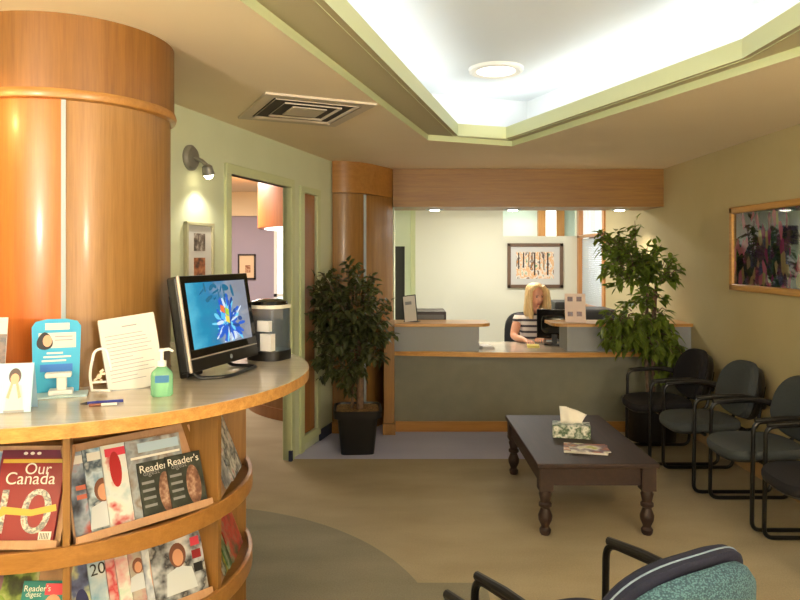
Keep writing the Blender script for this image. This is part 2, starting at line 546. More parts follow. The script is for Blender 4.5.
# left wall with doorway and narrow wood-panelled niche
mb = MB(); H = CEIL
mb.box(-6.1, .60, 0, .05, 0, H, TW); mb.box(.60, 1.52, 0, .05, 2.135, H, TW)
mb.box(1.52, 1.78, 0, .05, 0, H, TW); mb.box(1.78, 2.05, 0, .05, 2.115, H, TW); mb.box(1.78, 2.05, 0, .05, 0, .13, TW)
mb.box(2.05, 2.50, 0, .05, 0, H, TW)
struct('wall_left', mb, M['green'], 'pale green wall with a doorway', smooth=0)
mb = MB()
mb.box(.53, .60, -.018, .06, 0, 2.20, TW); mb.box(1.52, 1.575, -.022, .06, 0, 2.20, TW); mb.box(.53, 1.575, -.02, .06, 2.135, 2.20, TW)
mb.box(1.70, 1.78, -.018, .05, 0, 2.17, TW); mb.box(2.05, 2.12, -.018, .05, .06, 2.17, TW); mb.box(1.70, 2.12, -.02, .05, 2.115, 2.17, TW); mb.box(1.70, 2.12, -.02, .05, .06, .13, TW)
struct('trim_3', mb, M['greentrim'], 'green casings of the doorway and the narrow niche', smooth=0, bevel=.006)
mb = MB(); mb.box(1.78, 2.05, .012, .045, .13, 2.115, TW)
struct('door_1', mb, M['cherry'], 'narrow brown wood panel set in the green frame', smooth=0)
mb = MB(); mb.box(2.12, 2.48, -.014, 0, 0, .09, TW); mb.box(1.50, 1.53, -.024, 0, 0, .08, TW)
struct('baseboard_left', mb, mat('blue_base', '2C3550', .6), 'dark blue vinyl base beside the niche', smooth=0)

# right wall with the office window at its far end
mb = MB(); mb.box(2.6, 2.75, -2.1, 8.62, 0, CEIL + .4); mb.box(2.6, 2.75, 8.62, 9.9, 0, .9); mb.box(2.6, 2.75, 8.62, 9.9, 2.36, CEIL + .4)
struct('wall_right', mb, M['yellow'], 'plain yellow-beige wall', smooth=0)
mb = MB(); mb.box(2.582, 2.6, -2.0, 6.1, 0, .105)
struct('baseboard_right', mb, M['base_wood'], smooth=0, bevel=.004)
# back wall of the office with clerestory opening
mb = MB(); mb.box(-.1, 1.50, 9.9, 10.0, 0, CEIL); mb.box(1.50, 2.57, 9.9, 10.0, 0, 1.89); mb.box(2.57, 2.75, 9.9, 10.0, 0, CEIL)
struct('wall_back', mb, M['cream'], 'cream back wall of the reception office', smooth=0)
mb = MB(); mb.box(1.3, 1.5, 10.0, 11.4, 1.8, CEIL); mb.box(1.3, 3.1, 10.0, 11.4, 1.75, 1.885); mb.box(1.3, 3.1, 9.95, 11.4, CEIL, CEIL + .05); mb.box(1.3, 2.30, 11.3, 11.4, 1.8, CEIL)
mb.box(2.69, 3.1, 11.3, 11.4, 1.8, CEIL); mb.box(3.0, 3.1, 10.0, 11.4, 1.8, CEIL); mb.box(2.75, 3.0, 10.0, 10.05, 1.8, CEIL)
struct('wall_clerestory', mb, mat('sea_green_paint', 'DDE6DC', .8), 'pale green wall behind the high opening', smooth=0)
mb = MB(); mb.box(2.28, 2.40, 11.2, 11.3, 1.88, CEIL); mb.box(2.58, 2.71, 11.2, 11.3, 1.88, CEIL); mb.box(2.28, 2.71, 11.2, 11.3, 2.40, CEIL)
w = struct('window_1', mb, M['framewood'], 'wood framed high window seen through the clerestory', smooth=0)
mb = MB(); mb.box(2.40, 2.58, 11.24, 11.26, 1.88, 2.42); mb.build('pane', M['day'], w, smooth=0)
# office window on the right wall
mb = MB()
for y0, y1 in ((8.60, 8.69), (9.80, 9.89)): mb.box(2.575, 2.64, y0, y1, .9, 2.36)
mb.box(2.575, 2.64, 8.6, 9.89, 1.86, 1.90); mb.box(2.575, 2.64, 8.6, 9.89, 2.31, 2.38); mb.box(2.56, 2.70, 8.58, 9.89, .87, .92)
w = struct('window_2', mb, M['framewood'], 'wood framed window with a transom and a lowered blind', smooth=0, bevel=.004)
mb = MB()
for k in range(36): mb.box(2.625, 2.64, 8.69, 9.80, .93 + k * .0255, .93 + k * .0255 + .022)
b = mb.build('blind', mat('blind_slats', 'CDD5DA', .7), w, smooth=0)
mb = MB(); mb.box(2.695, 2.70, 8.69, 9.80, .92, 1.86); mb.box(2.695, 2.70, 8.69, 9.8, 1.90, 2.32); mb.build('pane', mat('window_glass', 'FFFFFF', .02, trans=1), w, smooth=0)

# office side wall and dark doorway on its left
mb = MB(); mb.box(-.14, -.06, 6.78, 9.9, 0, CEIL); struct('wall_partition', mb, M['green'], smooth=0)
mb = MB(); mb.box(-.06, .18, 8.4, 8.46, 1.72, CEIL); mb.box(.06, .13, 8.42, 8.47, 0, 1.72)
struct('wall_office', mb, M['pale'], 'pale green header over a dark opening', smooth=0)
mb = MB(); mb.box(.13, .19, 8.37, 8.50, 0, CEIL)
struct('trim_4', mb, M['greentrim'], smooth=0)
mb = MB(); mb.box(-.06, .05, 9.2, 9.22, 0, 1.9); mb.box(-.06, .2, 8.9, 8.92, 1.75, 2.0); mb.box(-.059, .06, 8.60, 8.62, 0, 1.75)
struct('door_2', mb, mat('dark_door', '2A2620', .6), 'dark door standing inside the small opening', smooth=0)  # dark boards set back in the opening

# walls of the far room and behind the viewer
mb = MB(); mb.box(-3.5, -1.70, 9.2, 9.3, 0, 2.14); mb.box(-1.54, -.1, 9.2, 9.3, 0, 2.14); mb.box(-1.70, -1.54, 9.2, 9.3, 2.06, 2.14)
mb.box(-1.70, -1.54, 9.2, 9.3, 0, .3)
struct('wall_far', mb, M['lilac'], 'dusty lilac wall of the room beyond the doorway', smooth=0)
mb = MB(); mb.box(-3.5, -.1, 9.15, 9.3, 2.14, CEIL)
struct('trim_5', mb, mat('frieze_paint', 'EBD9B8', .8), 'cream frieze over the lilac wall', smooth=0)
mb = MB(); mb.box(-1.70, -1.66, 9.17, 9.3, .3, 2.06); mb.box(-1.58, -1.54, 9.17, 9.3, .3, 2.06); mb.box(-1.7, -1.54, 9.17, 9.3, 1.05, 1.09)
w = struct('window_3', mb, M['white'], 'narrow bright window in the lilac wall', smooth=0)
mb = MB(); mb.box(-1.66, -1.58, 9.24, 9.25, .3, 2.06); mb.build('pane', M['day'], w, smooth=0)
mb = MB(); mb.box(-3.5, -3.4, -2.1, 9.3, 0, CEIL); struct('wall_side', mb, M['lilac'], smooth=0)
mb = MB(); mb.box(-3.5, 2.75, -2.15, -2.05, 0, CEIL); struct('wall_rear', mb, M['yellow'], smooth=0)
mb = MB()
for b in ((-.5, 2.5, .74, .80), (-.5, 2.5, 2.1, 2.16), (-.5, -.42, .74, 2.16), (2.42, 2.5, .74, 2.16), (1.0, 1.06, .74, 2.16)): mb.box(b[0], b[1], -2.05, -2.0, b[2], b[3])
w = struct('window_4', mb, M['maple'], 'wide window behind the viewer', smooth=0)  # unseen window, added to go with the rear fill
mb = MB(); mb.box(-.42, 2.42, -2.045, -2.04, .8, 2.1); mb.build('pane', M['day'], w, smooth=0)

# curved wooden pilaster at the end of the left wall
PC = [(-.613, 6.165), (-.53, 6.165), (-.46, 6.185), (-.39, 6.225), (-.324, 6.285), (-.25, 6.39), (-.19, 6.50), (-.13, 6.61), (-.07, 6.74)]


def smooth_poly(P, k=4):
    P = [Vector((p[0], p[1], 0)) for p in P]; out = []
    for i in range(len(P) - 1):
        p0, p1, p2, p3 = P[max(0, i - 1)], P[i], P[i + 1], P[min(len(P) - 1, i + 2)]
        for j in range(k):
            t = j / k
            out.append(.5 * ((2 * p1) + (p2 - p0) * t + (2 * p0 - 5 * p1 + 4 * p2 - p3) * t * t + (3 * p1 - p0 - 3 * p2 + p3) * t ** 3))
    out.append(P[-1]); return [(p.x, p.y) for p in out]


PS = smooth_poly(PC)
mb = MB(); mb.prism(PS + [(-.07, 6.80), (-.613, 6.80)], 0, 2.17); struct('trim_6', mb, M['maple'], 'curved maple pilaster beside the reception window')
mb = MB(); PB = [(p[0], p[1] - .012) for p in PS]
mb.prism(PB + [(-.06, 6.80), (-.613, 6.80)], 2.175, CEIL); struct('trim_7', mb, M['maple_h'], 'curved maple band on top of the pilaster')
mb = MB(); PB = [(p[0] + (.02 if p[0] > -.5 else 0), p[1] - .035) for p in PS]
mb.prism(PB + [(-.06, 6.80), (-.613, 6.80)], 0, .10); struct('baseboard_pilaster', mb, M['maple_h'], smooth=35)
mb = MB(); mb.box(-.335, -.311, 6.262, 6.30, .10, 2.165); struct('trim_8', mb, M['steel'], 'pale metal strip set into the pilaster', smooth=0)
# soffit over the desk
mb = MB(); mb.box(-.07, 2.6, 6.72, 7.25, 2.085, CEIL); mb.box(-.07, 2.6, 6.705, 6.72, 2.0855, CEIL)
struct('soffit', mb, wood('soffit_maple', '7C5217', '946A22', 'X', .45), 'long maple soffit over the reception desk', smooth=0)
for i, (x, y) in enumerate(SOFF):
    mb = MB(); mb.lathe([(.055, -.008), (.075, -.012), (.10, 0)], (x, y, 2.085))
    t = thing('soffit_downlight', ['small halogen downlight at the left end of the maple soffit', 'small halogen downlight in the middle of the maple soffit', 'small halogen downlight at the right end of the maple soffit'][i], 'downlight', (0, 0, 0), group='downlights in the soffit')
    mb.build('rim', M['steel'], t); mb = MB(); mb.lathe([(.055, -.006), (.05, -.016), (.001, -.022)], (x, y, 2.085)); mb.build('lens', M['glow'], t)

# the big round wooden column
mb = MB(); mb.lathe([(.375, 0), (.375, 2.165)], (*CC, 0), 96)
struct('column', mb, M['maple'], 'big round maple column with the counter around it', 'column')
mb = MB(); mb.lathe([(.39, 2.19), (.39, CEIL)], (*CC, 0), 96)
struct('column_band', mb, wood('band_maple', '744A1C', '8C5F28', 'Z', .42), 'wide maple band at the top of the round column')
mb = MB(); mb.lathe([(.375, 2.155), (.395, 2.16), (.40, 2.175), (.395, 2.192), (.38, 2.195)], (*CC, 0), 96)
struct('column_ring', mb, M['maple_h'], 'thin wooden moulding around the column')
mb = MB(); mb.arc(CC, .370, .3765, -54, 19.7, 1.132, 2.156, 48); struct('column_panel', mb, wood('orange_veneer', 'B0581A', 'C66A22', 'Z', .35), 'orange stained veneer panel left of the metal strip')  # thin arc in a more orange wood than the rest of the column
mb = MB(); mb.arc(CC, .372, .379, 19.6, 21.9, 1.10, 2.156, 4); struct('column_strip', mb, M['steel'], 'vertical metal strip in the column')

# ------------------------------------------------------------------ counter and magazine rack
ZT = 1.13


def pol(r, a): return (CC[0] + r * math.sin(R(a)), CC[1] - r * math.cos(R(a)))


outer = [pol(.95, -29.3 + (178.0 + 29.3) * i / 90) for i in range(91)]
inner = [pol(.38, 201 - (201 + 52) * i / 40) for i in range(41)]
top = thing('countertop', 'round-fronted laminate worktop with an oak edge wrapped around the column', 'worktop')
mb = MB(); mb.prism(outer + inner, ZT - .008, ZT); mb.build('surface', M['lam'], top, smooth=20)
outer2 = [pol(.951, -29.3 + (178.0 + 29.3) * i / 90) for i in range(91)]
inner2 = [pol(.90, 178.0 - (178.0 + 29.3) * i / 90) for i in range(91)]
mb = MB(); mb.prism(outer2 + inner2, ZT - .042, ZT - .0015); mb.build('edge', M['oak'], top, smooth=20)

rack = thing('magazine_rack', 'round maple magazine rack built under the countertop', 'magazine rack')
DIV = [-22, 24, 70, 116]
for a in DIV:
    mb = MB(); T = Matrix.Translation((CC[0], CC[1], 0)) @ Matrix.Rotation(R(a), 4, 'Z')
    mb.box(-.011, .011, -.702, -.40, 0, ZT - .042, T); mb.build('divider', M['maple'], rack, smooth=0, bevel=.002)
mb = MB(); mb.arc(CC, .385, .40, -22, 116, 0, ZT - .042, 48); mb.build('back_panel', M['maple_d'], rack)
SH = [.703, .376, .05]
for z in SH:
    mb = MB(); mb.arc(CC, .40, .712, -22, 117, z - .075, z - .045, 48); mb.arc(CC, .695, .713, -22, 117.5, z - .075, z - .012, 48)
    mb.build('shelf', M['maple_h'], rack, bevel=.002)
mb = MB(); mb.arc(CC, .40, .675, -22, 116, 0, .03, 48); mb.build('plinth', M['maple_d'], rack)

# display boards: flat, tilted back, one in every bay and row
ALPHA = R(21)


def bay_frame(a, z, s=0.0, off=0.0, rad=.60, lean=ALPHA, roll=0.0):
    er = Vector((math.sin(R(a)), -math.cos(R(a)), 0)); et = Vector((math.cos(R(a)), math.sin(R(a)), 0))
    Zx = Vector((0, 0, math.cos(lean))) - er * math.sin(lean)
    Yx = Zx.cross(et)
    b = Vector((CC[0], CC[1], z)) + er * rad + et * s - Yx * off
    m = Matrix((et, Yx, Zx)).transposed().to_4x4(); m.translation = b
    return m @ Matrix.Rotation(roll, 4, 'Y')


BAYS = [1, 47, 93]
for z in SH[:2]:
    for a in BAYS:
        T = bay_frame(a, z - .03, rad=.615 if a < 90 else .64)
        mb = MB(); mb.box(-.235, .235, .004, .012, 0, .315, T)
        mb.build('display_board', M['display'], rack, smooth=0)
        if a == 93: continue
        mb = MB(); mb.box(-.245, .245, -.035, .012, -.004, .006, T); mb.box(-.245, .245, -.041, -.035, -.004, .024, T)
        mb.build('magazine_ledge', M['display'], rack, smooth=0, bevel=.002)

# ------------------------------------------------------------------ magazines
MWHITE = mat('print_white', 'F2F0EA', .4); MYEL = mat('print_yellow', 'D8B545', .4); MBLACK = mat('print_black', '15151A', .4)
MRED = mat('print_red', '8E0E1C', .4); MPINK = mat('print_pink', 'E0405A', .4); MTEAL = mat('print_teal', '0F7F80', .4); MBRN = mat('print_brown', '7A4A38', .4)
MSKIN = mat('print_skin', 'D8A080', .4); MGREY = mat('print_grey', '8A8E94', .4)
MPAGES = mat('page_edges', 'DAD6CC', .8)
CROSS = {}


def magazine(mtx, w, h, m, label, group, t=.006):
    o = thing('magazine', label, 'magazine', mtx=mtx, group=group)
    mb = MB(); mb.box(-w / 2 + .002, w / 2 - .002, -t + .0008, -.0008, .002, h - .002); mb.build('pages', MPAGES, o, smooth=0)
    mb = MB(); mb.box(-w / 2, w / 2, -t, -t + .0008, 0, h); mb.box(-w / 2, w / 2, -.0008, 0, 0, h); mb.box(-w / 2, -w / 2 + .0008, -t, 0, 0, h)
    mb.build('cover', m, o, smooth=0)
    return o


def strip(o, name, x0, x1, z0, z1, m, t=.006, lift=.0005):
    mb = MB(); mb.box(x0, x1, -t - lift, -t, z0, z1); return mb.build(name, m, o, smooth=0)


def oval(o, name, cx_, cz_, rx, rz_, m, t=.006, lift=.0007, n=20):
    P = [(cx_ + rx * math.cos(2 * PI * i / n), cz_ + rz_ * math.sin(2 * PI * i / n)) for i in range(n)]
    mb = MB(); mb.rings([[(p[0], -t - lift, p[1]) for p in P], [(p[0], -t, p[1]) for p in P]]); return mb.build(name, m, o)


def portrait(o, x, z, k):
    oval(o, 'picture_hair', x, z + .006 * k, .040 * k, .052 * k, MBRN, lift=.0006)
    oval(o, 'picture_face', x, z - .004 * k, .026 * k, .036 * k, MSKIN, lift=.0009)
    mb = MB(); P = [(x - .075 * k, z - .15 * k), (x + .075 * k, z - .15 * k), (x + .06 * k, z - .06 * k), (x, z - .04 * k), (x - .06 * k, z - .06 * k)]
    mb.prism(P, .006, .00655, Matrix.Rotation(PI / 2, 4, 'X')); mb.build('picture_shirt', mat('print_shirt', 'D8E2EC', .4), o, smooth=0)


GT = 'magazines on the upper rack shelf'
GB = 'magazines on the lower rack shelf'
z1 = SH[0] - .022; z2 = SH[1] - .022
# left bay, upper shelf
o = magazine(bay_frame(1, z1, -.02, .002), .21, .285, patchy('cover_blue', ['24457A', '6AA0C8', 'D8DCE0', '34406A'], 16, 3), 'blue and white magazine half hidden at the left of the red magazine', GT)
o = magazine(bay_frame(1, z1, .11, .009), .215, .288, mat('cover_purple', '5A1430', .35, noise='7A1A4A', scale=9), 'dark purple magazine peeping out above the red magazine', GT)
for k in range(3): oval(o, 'dot', -.03 + k * .022, .277, .007, .005, MWHITE)
o = magazine(bay_frame(1, z1, .115, .017), .205, .262, MRED, 'red magazine with a big number 10 and a yellow banner on its cover', GT)
strip(o, 'top_strip', -.10, .10, .246, .258, MYEL)
text(o, 'title', 'Our', .085, (.02, -.0068, .228), MWHITE)
text(o, 'title', 'Canada', .16, (.0, -.0068, .198), MWHITE)
text(o, 'number', '10', .165, (.0, -.0066, .097), patchy('number_print', ['C8C4BC', '6A7078', 'E8E0D8', 'A08070'], 60, 2), height=.135)
mb = MB(); mb.prism([(-.09, .088), (-.075, .112), (.02, .102), (.095, .118), (.10, .098), (.02, .082), (-.06, .088), (-.075, .08)], 0, .0005, Matrix.Translation((0, -.0068, 0)) @ Matrix.Rotation(PI / 2, 4, 'X')); mb.build('banner', MYEL, o, smooth=0)
strip(o, 'barcode', .055, .095, .008, .036, MWHITE)
for k in range(6): strip(o, 'bar', .060 + k * .005, .0625 + k * .005, .014, .032, MBLACK, lift=.0008)
# middle bay, upper shelf
d = [(-.126, 'cover_slate', ['2A3040', '6A7890', 'A8B8CC', 'D06A60'], 'slate magazine with orange lines at the left end of the middle upper shelf'),
     (-.077, 'cover_ice', ['6A9AC0', 'CFE2F0', '40566C', 'F0F6FA'], 'icy blue magazine second from the left on the middle upper shelf'),
     (-.020, 'cover_whitered', ['C8404A', 'F0EEEA', 'E8F0F2', 'BFD8DE'], 'white magazine with a red figure, third from the left on the middle upper shelf')]
for i, (s, nme, cols, lab) in enumerate(d):
    o = magazine(bay_frame(47, z1, s, .003 + i * .008, roll=R(1)), .205, .275, patchy(nme, cols, 15, i + 5), lab, GT)
    strip(o, 'masthead', -.09, .06 if i else .02, .235, .262, MWHITE if i < 2 else MPINK)
    if i == 2: oval(o, 'picture', -.06, .19, .02, .06, mat('figure_red', 'B41C26', .4)); oval(o, 'picture', .045, .05, .022, .028, mat('figure_pink', 'D0405A', .4))
    if i == 1: portrait(o, -.05, .13, .75)
    if i == 0: strip(o, 'headline', -.085, -.02, .15, .165, mat('print_orange', 'D0705A', .4)); strip(o, 'headline', -.085, -.025, .12, .135, bpy.data.materials['print_orange'])
o = magazine(bay_frame(47, z1, .062, .027, roll=R(1)), .205, .272, patchy('cover_greyblue', ['6A6E74', 'A8B2BC', '8C8078', 'CBD4DA'], 14, 12), 'grey blue magazine behind two small dark digests on the middle upper shelf', GT)
strip(o, 'masthead', -.06, .095, .225, .258, mat('print_sky', 'B5D0E4', .4)); strip(o, 'headline', -.09, .095, .205, .213, MWHITE)
for k in range(2):
    o = magazine(bay_frame(47, z1, .055 + k * .102, .036 + k * .0065, roll=R(1)), .137, .19, patchy('cover_digest', ['20241F', '2E352F', '454D45'], 22, 20), ['dark small digest left of an identical copy on the middle upper shelf', 'dark small digest at the right end of the middle upper shelf'][k], GT, t=.005)
    text(o, 'title', "Reader's", .12, (0, -.0056, .168), MWHITE)
    text(o, 'title', 'digest', .06, (-.02, -.0056, .149), MGREY)
    oval(o, 'picture', .026, .075, .028, .07, patchy('bronze_print', ['4A2E24', '8A6250', 'D8BCA8'], 30, 4), t=.005)
    for q in range(4): strip(o, 'headline', -.06, -.015, .115 - q * .026, .124 - q * .026, MGREY, t=.005)
# right bay, upper shelf
for k, (s, cols, lab) in enumerate([(-.03, ['E8E4E0', '8A9098', '2A2A30'], 'white magazine leaning at the left of the end bay, upper shelf'), (.055, ['B8303A', 'E8E8E4', '3A3A40', 'C8D4DC'], 'white and red magazine in front in the end bay, upper shelf')]):
    o = magazine(bay_frame(93, z1, s, .003 + k * .009, rad=.635), .20, .275, patchy('cover_end', cols, 17, 30 + k), lab, GT)
    strip(o, 'masthead', -.09, .09, .24, .265, MPINK if k else MWHITE)
# left bay, lower shelf
o = magazine(bay_frame(1, z2, .03, .004), .21, .28, patchy('cover_garden', ['14160E', '3A4A1E', '8AA050', 'C8C8A0'], 18, 41), 'magazine with yellow capitals and green leaves on the lower left shelf', GB)
text(o, 'title', 'VER', .105, (.045, -.0068, .252), MYEL, height=.045)
oval(o, 'picture', -.06, .19, .05, .075, mat('print_mauve', '8A6478', .4)); oval(o, 'picture', -.02, .09, .04, .06, mat('print_leaf', '7A9A3A', .4))
o = magazine(bay_frame(1, z2, .16, .013), .137, .19, MTEAL, 'small teal digest at the right of the lower left shelf', GB, t=.005)
text(o, 'title', "Reader's", .085, (-.02, -.0056, .168), MWHITE); text(o, 'title', 'digest', .05, (-.03, -.0056, .148), MWHITE)
oval(o, 'picture', .035, .11, .03, .04, MSKIN, t=.005); strip(o, 'bow', .005, .062, .148, .182, MPINK, t=.005)
# middle bay, lower shelf
lab = ['navy and green magazine at the left end of the middle lower shelf', 'white magazine with 20 in black, second on the middle lower shelf', 'white magazine with red column, third on the middle lower shelf', 'mint green magazine, fourth on the middle lower shelf', 'grey magazine with pink heading, fifth on the middle lower shelf', 'pale blue magazine with a dancer, sixth on the middle lower shelf', 'white magazine with a fallen corner at the right end of the middle lower shelf']
cols = [['1C2448', '5A6A9A', 'C8D2A0', 'E8ECE4'], ['E8ECEE', 'BFD6E6', '6AA8D0'], ['E8E6E2', 'C83A48', 'F0EEEA'], ['A8D8C0', 'E6EEE8', 'D88A98'], ['8A8884', 'C0B8B0', 'B02A58'], ['AFC4DC', 'E6ECF2', '8A9AB8'], ['E8E8EC', 'B8C0CC', '2A2E38', 'F0F0F0']]
for i in range(7):
    o = magazine(bay_frame(47, z2, (-.125, -.068, -.012, .018, .06, .105, .130)[i], .003 + i * .0068, roll=R(.3 + .15 * i)), .20, .272, patchy('cover_row', cols[i], 14, 50 + i), lab[i], GB)
    strip(o, 'masthead', -.09, -.055, .235, .262, [MYEL, MPINK, MBLACK, MPINK, MRED, MWHITE, MRED][i])
    if i == 1:
        strip(o, 'masthead', -.095, -.05, .235, .262, MPINK, lift=.0008); text(o, 'number', '20', .05, (-.068, -.0068, .195), MBLACK)
    if i == 5: oval(o, 'picture', -.06, .12, .018, .09, mat('print_peach', 'D8A890', .4))
    if i == 0: oval(o, 'picture', -.07, .10, .022, .05, mat('print_navy', '26306A', .4))
    if i in (4, 6): portrait(o, .0 if i == 6 else -.07, .15 if i == 6 else .16, .8 if i == 6 else .5)
    if i == 6:
        for q in range(3): strip(o, 'headline', .055, .09, .17 - q * .045, .20 - q * .045, [MPINK, MRED, MBLACK][q])
# right bay, lower shelf
for k, (s, c, lab_) in enumerate([(-.06, ['D8C83A', '3A4A2A', 'E8E8E0'], 'yellow edged magazine at the left of the end bay, lower shelf'), (-.01, ['2A3A2A', '5A7A4A', 'C8D0C0'], 'dark green magazine in the middle of the end bay, lower shelf'), (.04, ['4A5A3A', 'C03A30', '8A9A80'], 'green magazine with a red top in front in the end bay, lower shelf')]):
    o = magazine(bay_frame(93, z2, s, .003 + k * .008, rad=.635), .20, .27, patchy('cover_end_low', c, 17, 70 + k), lab_, GB)
    strip(o, 'masthead', -.09, .09, .235, .262, [MYEL, MWHITE, MRED][k])

# ------------------------------------------------------------------ things on the counter
# desktop computer
e = Vector((math.cos(R(73.2)), math.sin(R(73.2)), 0)); nn = Vector((math.sin(R(73.2)), -math.cos(R(73.2)), 0))
tl = R(9.5); upv = Vector((0, 0, math.cos(tl))) - nn * math.sin(tl)
mm = Matrix((e, upv.cross(e), upv)).transposed().to_4x4(); mm.translation = Vector((-.699, 2.754, 1.166))
pc = thing('desktop_computer', 'black all-in-one computer with a blue picture on its screen at the end of the counter', 'computer', mtx=mm)
mb = MB(); mb.box(-.253, .253, .006, .05, .0, .363); mb.build('housing', M['black'], pc, smooth=0, bevel=.008)
mb = MB(); mb.box(-.2535, -.244, -.004, .006, .0, .364); mb.box(-.243, .2535, -.0045, .006, .047, .051); mb.build('silver_edge', mat('silver_plastic', 'C9BDB0', .35, .3), pc, smooth=0, bevel=.002)
mb = MB(); mb.box(-.243, .253, -.004, .008, .052, .082); mb.box(-.243, .253, -.004, .008, .335, .363); mb.box(-.243, -.215, -.004, .008, .08, .34); mb.box(.225, .253, -.004, .008, .08, .34)
mb.build('bezel', M['gloss'], pc, smooth=0, bevel=.002)
mb = MB(); mb.box(-.243, .253, -.003, .008, .0, .047); mb.build('speaker_bar', M['black'], pc, smooth=0, bevel=.003)
mb = MB(); mb.lathe([(.009, 0), (.009, .002)], (0, 0, 0), 20, Matrix.Translation((.03, -.004, .024)) @ Matrix.Rotation(PI / 2, 4, 'X')); mb.build('badge', M['steel'], pc)


def screen_mat():
    m = mat('screen_picture', '101820', .15); nt = m.node_tree; N = nt.nodes; L = nt.links; b = N['Principled BSDF']
    tc = N.new('ShaderNodeTexCoord'); sp = N.new('ShaderNodeSeparateXYZ'); L.new(tc.outputs['Generated'], sp.inputs[0])
    nz = N.new('ShaderNodeTexNoise'); nz.inputs['Scale'].default_value = 3.0; nz.inputs['Detail'].default_value = 4; L.new(tc.outputs['Generated'], nz.inputs['Vector'])
    ad = N.new('ShaderNodeMath'); ad.operation = 'MULTIPLY_ADD'; ad.inputs[1].default_value = .8; L.new(nz.outputs['Fac'], ad.inputs[0]); L.new(sp.outputs[0], ad.inputs[2])
    rp = N.new('ShaderNodeValToRGB'); el = rp.color_ramp.elements
    for i, (p, c) in enumerate([(.35, '2E9CC8'), (.62, '1C8FB8'), (.85, '2F7FAE'), (1.05, '8E9CB0'), (1.3, '8A8E9A')]):
        if i > 1: el.new(min(1, p / 1.4))
        el[i].position = min(1, p / 1.4)
    for i, c in enumerate(['58BCD8', '1C8FB8', '2F7FAE', '8E9CB0', '8A8E9A']): el[i].color = lin(c)
    dv = N.new('ShaderNodeMath'); dv.operation = 'DIVIDE'; dv.inputs[1].default_value = 1.4; L.new(ad.outputs[0], dv.inputs[0]); L.new(dv.outputs[0], rp.inputs[0])
    L.new(rp.outputs[0], b.inputs['Emission Color']); b.inputs['Emission Strength'].default_value = .75
    return m


mb = MB(); mb.box(-.216, .226, -.0015, .004, .081, .336); scr = mb.build('screen', screen_mat(), pc, smooth=0)


def emis(name, c, s=.8): return mat(name, '101010', .3, emit=c, estr=s)


# flower picture: petals as thin shapes on the screen
fl = MB(); fmats = [emis('pix_blue', '1F5FD0'), emis('pix_cyan', '6FD0F0'), emis('pix_navy', '1A4A90'), emis('pix_white', 'D8E8F8'), emis('pix_tealdark', '12688A')]
rr = random.Random(3)
for k in range(120):
    fl.cur = rr.choice([0, 0, 0, 1, 2, 3, 4])
    a = rr.uniform(0, 2 * PI); q = rr.uniform(.02, .105)
    px_, pz_ = .055 + q * math.cos(a) * 1.0, .165 + q * math.sin(a) * 1.0
    if fl.cur == 4: px_, pz_ = rr.uniform(-.12, .12), rr.uniform(.26, .32)
    ang = a + rr.uniform(-.3, .3); l_, w_ = rr.uniform(.012, .03), rr.uniform(.004, .010)
    P = [(px_ + l_ * math.cos(t) * math.cos(ang) - w_ * math.sin(t) * math.sin(ang), -.0017, pz_ + l_ * math.cos(t) * math.sin(ang) + w_ * math.sin(t) * math.cos(ang)) for t in [2 * PI * i / 10 for i in range(10)]]
    P = [(min(.222, max(-.212, p[0])), p[1] - k * .000004, min(.332, max(.085, p[2]))) for p in P]
    fl.add(P, [tuple(range(10))])
for k in range(14):
    fl.cur = 3; a = k / 14 * PI; P0 = (.08, .088)
    x1, z1_ = P0[0] + .05 * math.cos(a), P0[1] + .035 * math.sin(a)
    fl.add([(P0[0] - .003, -.0021, P0[1]), (P0[0] + .003, -.0021, P0[1]), (x1 + .003, -.0021, z1_), (x1 - .003, -.0021, z1_)], [(0, 1, 2, 3)])
fl.build('flower_picture', fmats, scr, smooth=0)
for (x, z, c) in ((.005, .212, 'E8703A'), (.037, .198, 'A8C83A'), (.002, .182, '58B8E8'), (.034, .168, 'E8D24A')):
    mb = MB(); P = [(x, z), (x + .027, z - .010), (x + .028, z + .018), (x + .001, z + .027)]
    mb.add([(p[0], -.0026, p[1]) for p in P] + [(p[0], -.0016, p[1]) for p in P], [(0, 1, 2, 3), (4, 7, 6, 5), (0, 4, 5, 1), (1, 5, 6, 2), (2, 6, 7, 3), (3, 7, 4, 0)])
    mb.build('window_logo', emis('logo_' + c, c, .9), scr, smooth=0)
# U-shaped foot on the counter
mi = mm.inverted()
foot = [(-.80, 2.58, 1.20), (-.77, 2.57, 1.137), (-.66, 2.62, 1.137), (-.60, 2.86, 1.137), (-.73, 2.90, 1.137), (-.78, 2.92, 1.22)]
mb = MB(); mb.tube([mi @ p for p in curve_pts(foot, .03)], .007, 8); mb.build('stand', M['black'], pc)
mb = MB(); mb.box(-.20, -.10, .05, .09, -.02, .30); mb.box(.10, .20, .05, .08, .05, .30); mb.build('rear_hinge', M['black'], pc, smooth=0, bevel=.006)

